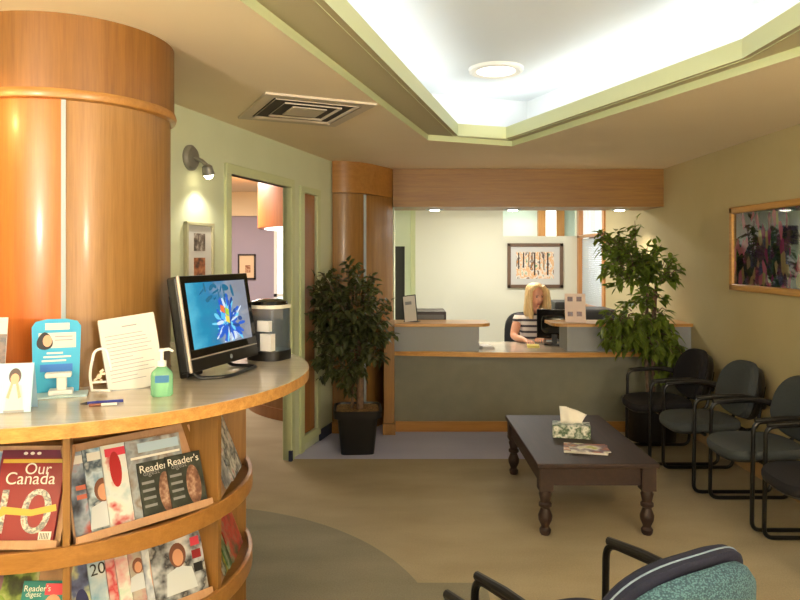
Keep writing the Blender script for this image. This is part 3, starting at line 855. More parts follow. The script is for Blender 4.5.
# coffee machine with water tank
cm = thing('coffee_machine', 'small dark coffee machine with a clear grey tank behind the computer', 'coffee machine', (-.60, 3.12, ZT), R(-25))
cm.scale = (.86, .86, .95)
mb = MB(); mb.prism(superell(.105, .10, 3, 32), 0, .045); mb.build('base', M['black'], cm, bevel=.005)
mb = MB(); mb.prism(superell(.10, .095, 3, 32), .045, .245)
mb.build('tank', mat('smoky_plastic', '4E5A64', .12, alpha=.75), cm)
mb = MB(); mb.prism(superell(.104, .099, 3, 32), .245, .262); mb.build('rim', mat('pale_rim', 'D8D4C4', .3), cm, bevel=.003)
mb = MB(); mb.lathe([(.10, .262), (.095, .278), (.06, .288), (.001, .29)], (0, 0, 0), 32); mb.build('lid', M['gloss'], cm)
mb = MB(); mb.box(.02, .088, -.108, -.07, .05, .13); mb.build('paper_label', M['paper'], cm, smooth=0); mb = MB(); mb.box(.0, .075, -.107, -.08, .14, .19); mb.build('paper_label', M['paper'], cm, smooth=0)
mb = MB(); mb.lathe([(.018, 0), (.018, .03), (.012, .034)], (0, 0, 0), 16, Matrix.Translation((-.035, -.095, .10)) @ Matrix.Rotation(PI / 2, 4, 'X')); mb.build('tap', M['black'], cm)

# hand sanitizer
hs = thing('hand_sanitizer', 'clear green hand sanitizer pump bottle on the counter', 'bottle', (-.80, 2.285, ZT), R(20))
GEL = mat('green_gel', '9BE0B4', .06, trans=.6)
mb = MB(); loops = []
for z, k in [(0, .85), (.006, 1), (.07, 1), (.082, .9), (.094, .55), (.10, .38)]:
    loops.append([(x * k, y * k, z) for x, y in superell(.036, .022, 3, 28)])
mb.rings(loops); mb.build('bottle', GEL, hs)
mb = MB(); mb.box(-.022, .022, -.0235, -.0215, .048, .072); mb.build('label', mat('blue_label', '2E6FA0', .4), hs, smooth=0)
mb = MB(); mb.lathe([(.015, .10), (.015, .118), (.006, .12), (.006, .148), (.011, .15), (.011, .158), (.004, .16)], (0, 0, 0), 20); mb.tube([(0, 0, .154), (.022, 0, .156), (.036, 0, .148)], [.006, .005, .004], 8); mb.build('pump', M['white'], hs)

# paper notice in a stand
T = Matrix.Translation((-.93, 2.41, ZT)) @ Matrix.Rotation(R(26), 4, 'Z')
ns = thing('paper_notice', 'white printed page leaning in a stand between wire stand and pump bottle', 'notice', mtx=T)
TL_ = Matrix.Rotation(R(-13), 4, 'X') @ Matrix.Rotation(R(-7.5), 4, 'Y')
mb = MB(); mb.box(-.094, .094, -.002, 0, .0, .262, TL_); mb.build('page', M['paper'], ns, smooth=0)
lm = MB(); rr = random.Random(5)
for k in range(15):
    z = .225 - k * .0135
    if k == 0: lm.box(-.02, .03, -.0024, -.002, z, z + .004, TL_)
    elif k > 1: lm.box(-.08, rr.uniform(.0, .075), -.0024, -.002, z, z + .0022, TL_)
lm.build('print_lines', mat('faint_print', '8E8E94', .6), ns, smooth=0)
mb = MB(); mb.box(-.096, .096, .001, .003, 0.003, .255, TL_); mb.box(-.085, .09, -.012, .06, 0, .003); mb.build('stand', mat('clear_acrylic', 'E8EEF0', .08, alpha=.35), ns, smooth=0)

# white wire stand with a small ornament
ws = thing('wire_stand', 'small white wire card stand left of the leaning page', 'stand', (-1.045, 2.375, ZT), R(24))
mb = MB(); mb.tube(curve_pts([(-.028, -.005, .004), (-.036, .0, .06), (-.02, .01, .142), (.02, .012, .146), (.035, .0, .07), (.03, -.005, .004)], .03), .0048, 8); mb.tube([(-.03, -.005, .004), (.03, -.03, .004)], .004); mb.tube([(-.03, .0, .03), (.034, 0, .03)], .004); mb.build('frame', M['white'], ws)
mb = MB()
rr = random.Random(9)
for k in range(9):
    a = rr.uniform(0, 2 * PI); x, z = rr.uniform(-.012, .02), rr.uniform(.02, .085)
    mb.tube([(x, 0, z), (x + .014 * math.cos(a), .002, z + .014 * math.sin(a))], .0045, 6)
mb.build('lattice', mat('cream_lattice', 'E8D8C0', .5), ws)

# blue display stand with dispenser
T = Matrix.Translation((-1.175, 2.325, ZT)) @ Matrix.Rotation(R(22), 4, 'Z')
bs = thing('display_stand', 'blue cardboard display with a small photo and a white base', 'display', mtx=T)
P = [(-.07, 0), (.07, 0), (.076, .228), (.064, .246), (.03, .254), (-.03, .254), (-.064, .246), (-.076, .228)]
TB = Matrix.Rotation(R(-4), 4, 'X')
TV = TB @ Matrix.Rotation(PI / 2, 4, 'X')
mb = MB(); mb.prism(P, 0, .004, TV); mb.build('board', mat('cyan_card', '2FA3D0', .45), bs, smooth=0)
mb = MB(); mb.box(-.035, .04, -.0048, -.0043, .217, .24, TB); mb.box(-.055, .06, -.0048, -.0043, .155, .207, TB); mb.build('white_panel', M['paper'], bs, smooth=0)
mb = MB(); mb.add([(x - .036, -.0052, z + .180) for x, z in superell(.024, .030, 2, 20, taper=-.3)], [tuple(range(20))], TB); mb.build('portrait_hair', MBLACK, bs, smooth=0)
mb = MB(); mb.add([(x - .028, -.0055, z + .180) for x, z in superell(.014, .02, 2, 20)], [tuple(range(20))], TB); mb.build('portrait_face', MSKIN, bs, smooth=0)
for z, x0, x1 in ((.135, -.03, .02), (.122, -.04, .045), (.109, -.045, .03)):
    mb = MB(); mb.box(x0, x1, -.0052, -.0044, z, z + .006, TB); mb.build('print_line', M['paper'], bs, smooth=0)
for z in (.192, .180):
    mb = MB(); mb.box(-.005, .05, -.0052, -.0044, z, z + .003, TB); mb.build('print_line', MGREY, bs, smooth=0)
mb = MB(); mb.box(-.05, .05, -.005, -.0044, .075, .10, TB); mb.build('blue_band', mat('royal_print', '2A6FC8', .5), bs, smooth=0)
mb = MB(); mb.box(-.085, .10, -.095, .004, 0, .006); mb.build('base_plate', mat('pale_blue_card', 'C4DEE6', .4), bs, smooth=0, bevel=.002)
mb = MB(); mb.box(.005, .035, -.055, -.025, .006, .07); mb.box(-.03, .05, -.06, -.02, .062, .078); mb.box(-.02, .055, -.07, -.015, .006, .022); mb.build('sample_holder', M['white'], bs, smooth=0, bevel=.004)

# pale card with a person at the left edge of the frame
T = Matrix.Translation((-1.185, 2.035, ZT)) @ Matrix.Rotation(R(13), 4, 'Z')
pcard = thing('folded_card', 'pale blue folded card with a person in a white dress, at the counter front', 'card', mtx=T)
TB = Matrix.Rotation(R(-14), 4, 'X')
mb = MB(); mb.box(-.11, .073, -.001, 0, 0, .147, TB); mb.build('front', mat('ice_blue_card', '9FC2DC', .45), pcard, smooth=0)
mb = MB(); mb.box(-.11, .073, .0, .001, 0, .147, Matrix.Translation((0, .073, 0)) @ Matrix.Rotation(R(14), 4, 'X')); mb.build('back', bpy.data.materials['ice_blue_card'], pcard, smooth=0)


def flat(parent, name, P, y, m, T_):
    mb = MB(); mb.add([(p[0], y, p[1]) for p in P], [tuple(range(len(P)))], T_); return mb.build(name, m, parent, smooth=0)


el = lambda cx_, cz_, a_, b_: [(cx_ + x, cz_ + z) for x, z in superell(a_, b_, 2, 20)]
flat(pcard, 'printed_hair', el(.023, .108, .017, .024), -.0014, mat('print_hair', '4A3A38', .5), TB)
flat(pcard, 'printed_dress', [(.0, .0), (.052, .0), (.047, .05), (.042, .08), (.012, .08), (.003, .05)], -.0013, M['paper'], TB)
flat(pcard, 'printed_face', el(.023, .10, .012, .016), -.0018, MSKIN, TB)
flat(pcard, 'printed_arm', [(.002, .045), (.010, .04), (.02, .088), (.014, .092)], -.002, MSKIN, TB); flat(pcard, 'printed_arm', [(.044, .045), (.036, .04), (.026, .088), (.032, .092)], -.002, MSKIN, TB)
flat(pcard, 'printed_feet', [(-.002, .0), (.054, .0), (.054, .007), (-.002, .007)], -.002, MGREY, TB)
# tall leaflet behind it
T = Matrix.Translation((-1.36, 2.20, ZT)) @ Matrix.Rotation(R(6), 4, 'Z')
lf = thing('leaflet', 'tall leaflet with a white top and dark picture at the left edge of the photo', 'leaflet', mtx=T)
TB = Matrix.Rotation(R(-8), 4, 'X')
mb = MB(); mb.box(-.11, .072, -.002, 0, 0, .27, TB); mb.build('card', M['paper'], lf, smooth=0)
mb = MB(); mb.box(-.10, .071, -.0026, -.0018, .03, .215, TB); mb.build('picture', patchy('leaflet_print', ['2A2420', '6A5040', '3A3530', 'C05A78'], 18, 8), lf, smooth=0)

# pen and eraser-like holder
pn = thing('pen', 'blue pen lying on the counter in front of the leaning page', 'pen', (-.935, 2.165, ZT + .006), R(22))
mb = MB(); mb.tube([(-.055, 0, 0), (.05, 0, 0)], [.005, .005], 10); mb.build('barrel', mat('blue_plastic', '1C2A86', .3), pn)
mb = MB(); mb.tube([(-.055, 0, 0), (-.075, 0, -.001)], [.005, .0015], 10); mb.build('tip', M['black'], pn)
pn2 = thing('pen', 'white and brown pen lying next to the blue pen', 'pen', (-.925, 2.13, ZT + .005), R(16))
mb = MB(); mb.tube([(-.045, 0, 0), (.035, 0, 0)], .0045, 10); mb.build('barrel', M['paper'], pn2); mb = MB(); mb.tube([(-.045, 0, 0), (-.01, 0, 0)], .005, 10); mb.build('grip', MBRN, pn2)

# ------------------------------------------------------------------ reception desk
desk = thing('reception_desk', 'long reception desk with a grey-green front, raised ledges at both ends and oak edges', 'reception desk')
mb = MB(); mb.box(-.05, 2.595, 6.20, 6.24, .09, .71); mb.build('front_panel', M['laminate'], desk, smooth=0)
mb = MB(); mb.box(-.05, 2.595, 6.185, 6.24, 0, .095); mb.build('kickboard', M['maple_h'], desk, smooth=0, bevel=.003)
mb = MB(); mb.box(-.145, -.05, 6.09, 6.72, .10, .97); mb.box(-.155, -.04, 6.07, 6.72, 0, .10); mb.build('end_panel', M['maple'], desk, smooth=0, bevel=.004)
front = [(-.05 + 2.645 * i / 24, 6.10 - .13 * math.sin(PI * min(1, (i / 24) * 1.0)) ) for i in range(25)]
mb = MB(); mb.prism(front + [(2.595, 6.75), (-.05, 6.75)], .715, .75); mb.build('desktop', M['lam'], desk, smooth=20)
ed = [(p[0], p[1] - .001) for p in front]; ed2 = [(p[0], p[1] + .02) for p in reversed(front)]
mb = MB(); mb.prism(ed + ed2, .708, .751); mb.build('desktop_edge', M['oak'], desk, smooth=20)
for x0, x1 in ((-.05, .705), (1.49, 2.595)):
    mb = MB(); mb.box(x0, x1, 6.06, 6.10, .75, .97); mb.box(x1 - .035 if x0 < 0 else x0, x1 if x0 < 0 else x0 + .035, 6.10, 6.36, .75, .97)
    mb.build('upper_panel', M['bluegrey'], desk, smooth=0)


def ledge_poly(x0, x1, rl, rr_):
    P = []; y0, y1 = 6.02, 6.40
    r = .12
    if rl: P += [(x0 + r - r * math.sin(t), y0 + r - r * math.cos(t)) for t in [PI / 2 - PI / 2 * i / 8 for i in range(9)]]
    else: P += [(x0, y0)]
    if rr_: P += [(x1 - r + r * math.sin(t), y0 + r - r * math.cos(t)) for t in [PI / 2 * i / 8 for i in range(9)]]
    else: P += [(x1, y0)]
    P += [(x1, y1), (x0, y1)]
    return P


for P in (ledge_poly(-.05, .81, 0, 1), ledge_poly(1.36, 2.595, 1, 0)):
    mb = MB(); mb.prism(P, .972, 1.0); mb.build('ledge', M['oak'], desk, smooth=20, bevel=.005)

# on the left ledge
T = Matrix.Translation((.10, 6.18, 1.0)) @ Matrix.Rotation(R(-14), 4, 'Z')
bh = thing('notice_stand', 'tilted white notice in a dark stand on the left raised ledge', 'notice', mtx=T)
TB = Matrix.Rotation(R(-14), 4, 'X') @ Matrix.Rotation(R(-8), 4, 'Y')
mb = MB(); mb.box(-.055, .055, -.004, .002, .006, .24, TB); mb.build('page', M['paper'], bh, smooth=0)
mb = MB(); mb.box(-.04, .02, -.0055, -.004, .16, .19, TB); mb.build('print_block', MGREY, bh, smooth=0)
mb = MB(); mb.box(-.062, .062, .003, .01, .004, .25, TB); mb.box(-.07, .07, 0, .09, 0, .006); mb.build('stand', M['black'], bh, smooth=0)
# printer and shelf behind
pr = thing('printer', 'dark brown box-shaped printer behind the left ledge', 'printer', (.22, 6.62, .75), R(0))
mb = MB(); mb.box(-.13, .22, -.15, .22, 0, .325); mb.build('body', mat('brown_black', '2A1A18', .4), pr, smooth=0, bevel=.012)
mb = MB(); mb.box(-.11, .20, -.156, -.15, .25, .29); mb.build('paper_slot', M['grey'], pr, smooth=0)
# stacked papers at the end of the low desk
o = thing('paper_stack', 'small stack of white papers on the low desktop beside the left ledge', 'paper', (.79, 6.28, .75), R(10))
mb = MB()
for k in range(4): mb.box(-.06 + k * .004, .06 - k * .003, -.1, .1, k * .006, k * .006 + .005)
mb.build('sheets', M['paper'], o, smooth=0)
o = thing('note_pad', 'yellow note pad on the low desktop in front of the person', 'note pad', (1.245, 6.36, .75), R(-8))
mb = MB(); mb.box(-.055, .055, -.06, .06, 0, .02); mb.build('pad', mat('note_yellow', 'D8C86A', .7), o, smooth=0)
# monitor on the low desk
mo = thing('office_monitor', 'black office monitor turned to the seated person on the low desktop', 'monitor', (1.48, 6.50, .75), R(158))
mb = MB(); mb.prism(superell(.10, .075, 2.5, 28), 0, .015); mb.build('base', M['black'], mo)
mb = MB(); mb.box(-.025, .025, .0, .03, .015, .14); mb.build('neck', M['black'], mo, smooth=0)
mb = MB(); mb.box(-.17, .17, -.025, .02, .06, .34); mb.rings([[(x, .02 + k_, .20 + z) for x, z in superell(.13 * s_, .10 * s_, 4, 24)] for s_, k_ in ((1, 0), (.9, .03), (.6, .04))]); mb.build('casing', M['gloss'], mo, bevel=.008)
mb = MB(); mb.box(-.15, .15, -.027, -.025, .08, .32); mb.build('screen', emis('office_screen', '9FB4C8', .5), mo, smooth=0)
# sign with four pictures on the right ledge
T = Matrix.Translation((1.585, 6.14, 1.0)) @ Matrix.Rotation(R(-4), 4, 'Z')
sg = thing('picture_sign', 'pale sign with four small dark pictures on the right raised ledge', 'sign', mtx=T)
TB = Matrix.Rotation(R(-8), 4, 'X')
mb = MB(); mb.box(-.092, .092, -.004, 0, .002, .26, TB); mb.build('board', mat('pinkish_card', 'E3CDC0', .6), sg, smooth=0)
for x, z in ((-.05, .19), (.03, .19), (-.05, .055), (.03, .055)):
    mb = MB(); mb.box(x - .018, x + .028, -.006, -.004, z, z + .042, TB); mb.build('picture', patchy('sign_photo', ['3A2A3A', '6A3A34', '4A4A60'], 40, x * 50), sg, smooth=0)
mb = MB(); mb.box(-.08, .08, 0, .07, 0, .005); mb.build('foot', M['white'], sg, smooth=0)
# telephone-like dark equipment behind the right ledge
pr2 = thing('copier', 'dark office machine behind the sign on the right of the office', 'copier', (2.02, 7.6, 0), 0)
mb = MB(); mb.box(-.35, .35, -.25, .25, 0, .80); mb.build('cabinet', M['grey'], pr2, smooth=0, bevel=.01)
mb = MB(); mb.box(-.33, .33, -.23, .23, .80, 1.02); mb.build('scanner', mat('charcoal', '2C2E33', .4), pr2, smooth=0, bevel=.02)
mb = MB(); mb.box(-.33, -.05, -.20, .2, 1.02, 1.10); mb.build('document_feeder', M['black'], pr2, smooth=0, bevel=.015)
# framed forest picture on the office back wall
fp = thing('framed_painting', 'brown framed forest picture with orange leaves on the office back wall', 'picture', (1.965, 9.895, 1.46))
W_, H_ = .405, .325
mb = MB()
for b in ((-W_, W_, H_ - .05, H_), (-W_, W_, -H_, -H_ + .05), (-W_, -W_ + .05, -H_, H_), (W_ - .05, W_, -H_, H_)): mb.box(b[0], b[1], -.03, 0, b[2], b[3])
mb.build('frame', mat('taupe_frame', '6E5644', .4), fp, smooth=0, bevel=.006)
mb = MB(); mb.box(-W_ + .04, W_ - .04, -.014, -.002, -H_ + .04, H_ - .04); mb.build('mat_board', M['paper'], fp, smooth=0)
mb = MB(); mb.box(-.275, .27, -.017, -.014, -.19, .20); pt = mb.build('print', patchy('forest_print', ['3F8A4A', 'F0EADC', 'E8B070', 'F4EEE4', '5A3A2A', 'E0A060'], 9, 6, stretch=(1.6, 1, .9)), fp, smooth=0)
mb = MB()
for x, w_, z0 in ((-.25, .018, -.05), (-.18, .02, -.03), (-.02, .022, -.14), (.06, .012, -.05), (.17, .022, -.14), (.12, .012, -.06), (-.10, .012, -.02)): mb.box(x, x + w_, -.0185, -.017, z0, .19)
mb.build('painted_trunks', mat('trunk_paint', '4A3830', .6), fp, smooth=0)

# office chair behind the desk
oc = thing('office_chair', 'black office chair with a tall back holding the seated person', 'chair', (1.36, 7.0, 0), R(8))
mb = MB()
out = superell(.235, .235, 3, 36)
mb.rings([[(x * k, y * k, z) for x, y in out] for k, z in ((.9, .40), (1, .42), (1, .45), (.9, .475))]); mb.build('seat', M['fabricb'], oc)
mb = MB(); mb.rings([[(x * k, .29 + y, z * k + .74) for x, z in superell(.205, .26, 3, 36)] for k, y in ((.85, -.035), (1, -.015), (1, .015), (.9, .03))]); mb.build('backrest', mat('dark_grey_fabric', '26282C', .8), oc)
mb = MB(); mb.tube([(0, .1, .40), (0, .33, .42), (0, .34, .65)], .022); mb.tube([(0, 0, .40), (0, 0, .08)], .03, 12); mb.build('column', M['black'], oc)
mb = MB()
for k in range(5):
    a = 2 * PI * k / 5; mb.tube([(0, 0, .10), (.27 * math.cos(a), .27 * math.sin(a), .05)], [.03, .016]); mb.lathe([(.001, 0), (.025, .01), (.025, .04), (.001, .05)], (.27 * math.cos(a), .27 * math.sin(a), 0), 12)
mb.build('base', M['black'], oc)


# ------------------------------------------------------------------ person
def skin_mesh(name, verts, edges, radii, m, sub=2, root=0):
    me = bpy.data.meshes.new(name); me.from_pydata(verts, edges, []); o = bpy.data.objects.new(name, me); COL.objects.link(o)
    md = o.modifiers.new('skin', 'SKIN'); md.use_smooth_shade = True; md.branch_smoothing = .6
    for i, v in enumerate(me.skin_vertices[0].data):
        r = radii[i]; v.radius = r if isinstance(r, tuple) else (r, r); v.use_root = (i == root)
    sb = o.modifiers.new('sub', 'SUBSURF'); sb.levels = sb.render_levels = sub
    dg = bpy.context.evaluated_depsgraph_get(); dg.update()
    me2 = bpy.data.meshes.new_from_object(o.evaluated_get(dg)); bpy.data.objects.remove(o)
    me2.name = name
    if m: me2.materials.clear(); me2.materials.append(m)
    return me2


class Chain:
    def __init__(s): s.v = []; s.e = []; s.r = []

    def p(s, co, r, par=None):
        s.v.append(co); s.r.append(r); k = len(s.v) - 1
        if par is not None: s.e.append((par, k))
        return k


PX, PY = 1.36, 6.93            # person, seated, facing the desk (-Y)
person = thing('person', 'blonde person in a striped top seated at the reception desk', 'person', (PX, PY, 0), 0)
c = Chain()
pel = c.p((0, .02, .56), (.15, .11)); w1 = c.p((0, .01, .72), (.125, .095), pel); ch = c.p((0, -.01, .90), (.145, .10), w1); nk0 = c.p((0, .0, 1.02), (.075, .07), ch); nk = c.p((.005, -.02, 1.10), (.05, .05), nk0); c.p((.01, -.03, 1.16), (.05, .055), nk)


def hand(c, wrist, base, d, side, up):
    """palm + five fingers; d = pointing direction, side = towards the thumb"""
    d, side, up = Vector(d).normalized(), Vector(side).normalized(), Vector(up).normalized()
    b = Vector(base)
    palm = c.p(tuple(b + d * .045), (.030, .014), wrist)
    for k, (off, ln) in enumerate(((.027, .068), (.009, .076), (-.009, .070), (-.026, .056))):
        q0 = c.p(tuple(b + d * .085 + side * off), .0095, palm)
        q1 = c.p(tuple(b + d * (.085 + ln * .5) + side * off * 1.15 + up * .004), .0085, q0)
        c.p(tuple(b + d * (.085 + ln * .95) + side * off * 1.2 - up * .018), .0075, q1)
    t0 = c.p(tuple(b + d * .03 + side * .036), .011, palm); t1 = c.p(tuple(b + d * .06 + side * .055 - up * .006), .0095, t0); c.p(tuple(b + d * .085 + side * .058 - up * .012), .008, t1)


for sgn in (-1, 1):
    sh = c.p((sgn * .155, .0, .985), (.058, .055), ch)
    if sgn < 0:
        el_ = c.p((-.215, -.07, .785), .042, sh); wr = c.p((-.155, -.32, .785), .027, el_)
        hand(c, wr, (-.15, -.335, .783), (.25, -1, -.05), (1, .2, 0), (0, 0, 1))
    else:
        el_ = c.p((.21, -.05, .79), .042, sh); wr = c.p((.06, -.20, .795), .027, el_)
        hand(c, wr, (.052, -.212, .793), (-.5, -1, -.08), (-1, .4, 0), (0, 0, 1))
    hp = c.p((sgn * .085, -.02, .53), (.085, .085), pel); kn = c.p((sgn * .10, -.42, .52), (.058, .058), hp); an = c.p((sgn * .10, -.40, .11), (.038, .038), kn); c.p((sgn * .10, -.52, .045), (.036, .03), an)
body_me = skin_mesh('body', c.v, c.e, c.r, None, 2, 0)
# head: shaped sphere with nose, brow and chin, turned a little to the right of the photo
hb = bmesh.new(); hb.from_mesh(body_me)
hm = bmesh.new(); bmesh.ops.create_uvsphere(hm, u_segments=32, v_segments=24, radius=1)
for v in hm.verts:
    x, y, z = v.co
    ax = .074 * (1 - .18 * max(0, -z) ** 1.5); 
    yy = .095 * y; zz = .115 * z
    if y < 0:
        f = -y
        yy *= 1.0 - .10 * max(0, z)
        if abs(x) < .32:
            nz_ = max(0, 1 - abs(x) / .2) * max(0, 1 - abs(z + .12) / .24); yy -= .020 * nz_
            yy -= .006 * max(0, 1 - abs(z + .55) / .12) * max(0, 1 - abs(x) / .32)
        for ex in (-.38, .38): yy += .010 * max(0, 1 - math.hypot((x - ex) / .22, (z - .08) / .16))
        yy -= .008 * max(0, 1 - math.hypot(x / .4, (z + .85) / .25))
    for ex in (-1, 1):
        if abs(y - .05) < .2 and abs(z + .02) < .28 and x * ex > .9: x *= 1.10
    v.co = (x * ax, yy, zz)
TH = Matrix.Translation((.012, -.045, 1.195)) @ Matrix.Rotation(R(16), 4, 'Z') @ Matrix.Rotation(R(10), 4, 'X')
bmesh.ops.transform(hm, matrix=TH, verts=hm.verts)
tmp = bpy.data.meshes.new('tmp'); hm.to_mesh(tmp); hb.from_mesh(tmp); hb.to_mesh(body_me); hm.free(); hb.free()
body_me.materials.clear(); body_me.materials.append(M['skin']); body_me.shade_smooth()
bd = bpy.data.objects.new('body', body_me); COL.objects.link(bd); bd.parent = person
mb = MB()
for ex in (-.029, .029):
    mb.cur = 0; mb.lathe([(.001, -.006), (.010, -.003), (.011, 0), (.010, .003), (.001, .006)], (0, 0, 0), 12, TH @ Matrix.Translation((ex, -.083, .010)) @ Matrix.Rotation(PI / 2, 4, 'X') @ Matrix.Scale(.6, 4, (0, 1, 0)))
    mb.cur = 1; mb.tube([(ex - .014, -.088, .026), (ex, -.091, .030), (ex + .014, -.086, .026)], .0028, 6, TH)
mb.cur = 2; mb.tube([(-.022, -.086, -.064), (-.008, -.096, -.061), (.008, -.096, -.061), (.022, -.086, -.064)], [.003, .006, .006, .003], 8, TH)
mb.build('facial_features', [M['eye'], mat('brow', '8A6238', .6), M['lips']], person)
# hair: crown to the shoulders, open over the face
mb = MB(); loops = []
NA = 36
for z, rx, ry, open_ in ((.128, .012, .015, 0), (.122, .045, .055, 0), (.10, .072, .088, 0), (.07, .084, .104, .25), (.03, .090, .108, .62), (-.02, .092, .108, .66), (-.07, .096, .106, .60), (-.12, .104, .102, .50), (-.165, .108, .092, .42), (-.20, .100, .075, .40)):
    L_ = []
    for i in range(NA):
        a = (i / (NA - 1) * 2 - 1) * PI * (1 - open_ * .62) ; 
        w_ = 1 + .05 * math.sin(i * 2.3 + z * 20)
        L_.append((rx * math.sin(a) * w_, .012 + ry * math.cos(a) * w_, z))
    loops.append(L_)
k0 = len(mb.v); vs = [p for l in loops for p in l]; fs = []
for j in range(len(loops) - 1):
    for i in range(NA - 1): fs.append((j * NA + i, j * NA + i + 1, (j + 1) * NA + i + 1, (j + 1) * NA + i))
fs.append(tuple(range(NA)))
mb.add(vs, fs, Matrix.Translation((.012, -.045, 1.195)) @ Matrix.Rotation(R(12), 4, 'Z'))
rr = random.Random(2)
for sgn in (-1, 1):
    for k in range(5):
        x = sgn * (.074 + k * .006); y = -.05 - .012 * (k % 3)
        mb.tube([(x * .55, y - .02, .10), (x, y - .012, .05), (x * 1.10, y - .012, -.03), (x * 1.12, y - .02, -.10), (x * 1.05, y - .035, -.17), (x * .95, y - .04, -.215)], [.010, .016, .018, .019, .016, .004], 8, Matrix.Translation((.012, -.03, 1.195)) @ Matrix.Rotation(R(12), 4, 'Z'))
hr = mb.build('hair', M['hair'], person, smooth=70)
so = hr.modifiers.new('thick', 'SOLIDIFY'); so.thickness = .008; so.offset = 1
# striped short-sleeved top


def stripes():
    m = mat('striped_jersey', 'E6E0DC', .85); nt = m.node_tree; N = nt.nodes; L = nt.links; b = N['Principled BSDF']
    tc = N.new('ShaderNodeTexCoord'); sp = N.new('ShaderNodeSeparateXYZ'); L.new(tc.outputs['Object'], sp.inputs[0])
    mu = N.new('ShaderNodeMath'); mu.operation = 'MULTIPLY'; mu.inputs[1].default_value = 17; L.new(sp.outputs[2], mu.inputs[0])
    fr = N.new('ShaderNodeMath'); fr.operation = 'FRACT'; L.new(mu.outputs[0], fr.inputs[0])
    rp = N.new('ShaderNodeValToRGB'); rp.color_ramp.interpolation = 'CONSTANT'; el2 = rp.color_ramp.elements
    el2[0].color = lin('4A454C'); el2[1].position = .38; el2[1].color = lin('E4DCD6'); L.new(fr.outputs[0], rp.inputs[0]); L.new(rp.outputs[0], b.inputs['Base Color'])
    return m


c = Chain()
a0 = c.p((0, .02, .58), (.17, .13)); a1 = c.p((0, .01, .72), (.142, .112), a0); a2 = c.p((0, -.01, .90), (.162, .118), a1); a3 = c.p((0, .005, 1.01), (.098, .085), a2)
for sgn in (-1, 1):
    s1 = c.p((sgn * .16, .0, .985), (.071, .068), a2); c.p((sgn * .19, -.03, .895), (.060, .060), s1)
me = skin_mesh('striped_top', c.v, c.e, c.r, stripes(), 2, 0); me.shade_smooth()
o = bpy.data.objects.new('striped_top', me); COL.objects.link(o); o.parent = person
c = Chain(); a0 = c.p((0, .02, .56), (.165, .125))
for sgn in (-1, 1):
    hp = c.p((sgn * .09, -.03, .53), (.098, .095), a0); kn = c.p((sgn * .10, -.42, .52), (.070, .070), hp); c.p((sgn * .10, -.40, .14), (.055, .055), kn)
me = skin_mesh('trousers', c.v, c.e, c.r, mat('dark_trousers', '22222A', .9), 2, 0); me.shade_smooth()
o = bpy.data.objects.new('trousers', me); COL.objects.link(o); o.parent = person


# ------------------------------------------------------------------ far room: curved desk, curved soffit, picture
fc = (-.45, 7.62)
fd = thing('far_desk', 'curved maple desk glimpsed low through the doorway', 'desk')
mb = MB(); mb.arc(fc, 1.17, 1.22, -100, -25, .10, .95, 32); mb.build('front', M['maple'], fd)
mb = MB(); mb.arc(fc, 1.18, 1.24, -100, -25, 0, .11, 32); mb.build('kickboard', M['maple_d'], fd)
mb = MB(); mb.arc(fc, .8, 1.26, -100, -25, .95, .99, 32); mb.build('desktop', M['oak'], fd)
mb = MB(); mb.arc(fc, .75, 1.12, -130, -20, 1.90, CEIL, 40)
struct('soffit_far', mb, wood('orange_maple', 'A85E1E', 'BC7028', 'Z', .5), 'curved maple soffit seen through the doorway')
mb = MB(); mb.arc(fc, .85, 1.05, -110, -40, 1.892, 1.898, 24)
tag(mb.build('strip_light', M['glow2'], None), 'curved light strip under the curved maple soffit', 'light')
fp = thing('framed_print', 'small dark framed print on the lilac wall beyond the doorway', 'picture', (-2.07, 9.195, 1.455))
mb = MB()
for b in ((-.12, .12, .15, .172), (-.12, .12, -.172, -.15), (-.12, -.098, -.172, .172), (.098, .12, -.172, .172)): mb.box(b[0], b[1], -.02, 0, b[2], b[3])
mb.build('frame', mat('dark_frame', '2A1A1A', .4), fp, smooth=0)
mb = MB(); mb.box(-.10, .10, -.010, 0, -.155, .155); mb.build('mat_board', mat('cream_mat', 'E0C4A0', .7), fp, smooth=0)
mb = MB(); mb.box(-.02, .05, -.012, -.01, -.08, .02); mb.build('print', patchy('tiny_print', ['6A3A2A', 'A06A4A', 'D8B898'], 30, 4), fp, smooth=0)

# ------------------------------------------------------------------ left wall: lamp and picture
def wall_pt(t, out, z): return TW @ Vector((t, -out, z))


def wall_lamp(t, z, label, power, aim, tone, angle):
    T = Matrix.Translation(wall_pt(t, 0, z)) @ TW.to_3x3().to_4x4()
    o = thing('wall_lamp', label, 'lamp', mtx=T)
    mb = MB(); mb.lathe([(.075, 0), (.075, .015), (.06, .028), (.02, .032)], (0, 0, 0), 28, Matrix.Rotation(PI / 2, 4, 'X')); mb.build('wall_plate', mat('pewter', '8A8880', .4, .4), o)
    mb = MB(); mb.tube([(0, -.03, 0), (.01, -.075, -.02), (.02, -.10, -.045)], .012); mb.build('arm', bpy.data.materials['pewter'], o)
    Th = Matrix.Translation((.02, -.10, -.04)) @ Matrix.Rotation(R(-20), 4, 'Y')
    mb = MB(); mb.lathe([(.014, 0), (.03, -.012), (.036, -.06), (.033, -.06), (.012, -.01)], (0, 0, 0), 20, Th); mb.build('lamp_shade', bpy.data.materials['pewter'], o)
    mb = MB(); mb.lathe([(.001, -.04), (.022, -.05), (.028, -.066), (.018, -.082), (.001, -.088)], (0, 0, 0), 16, Th); mb.build('bulb', mat('bulb_glow', 'FFFFFF', .4, emit='FFE9C0', estr=14), o)
    p = T @ (Th @ Vector((0, 0, -.10)))
    spot('wall_lamp_light', p, aim, power, tone, angle, .7, .02)
    return o


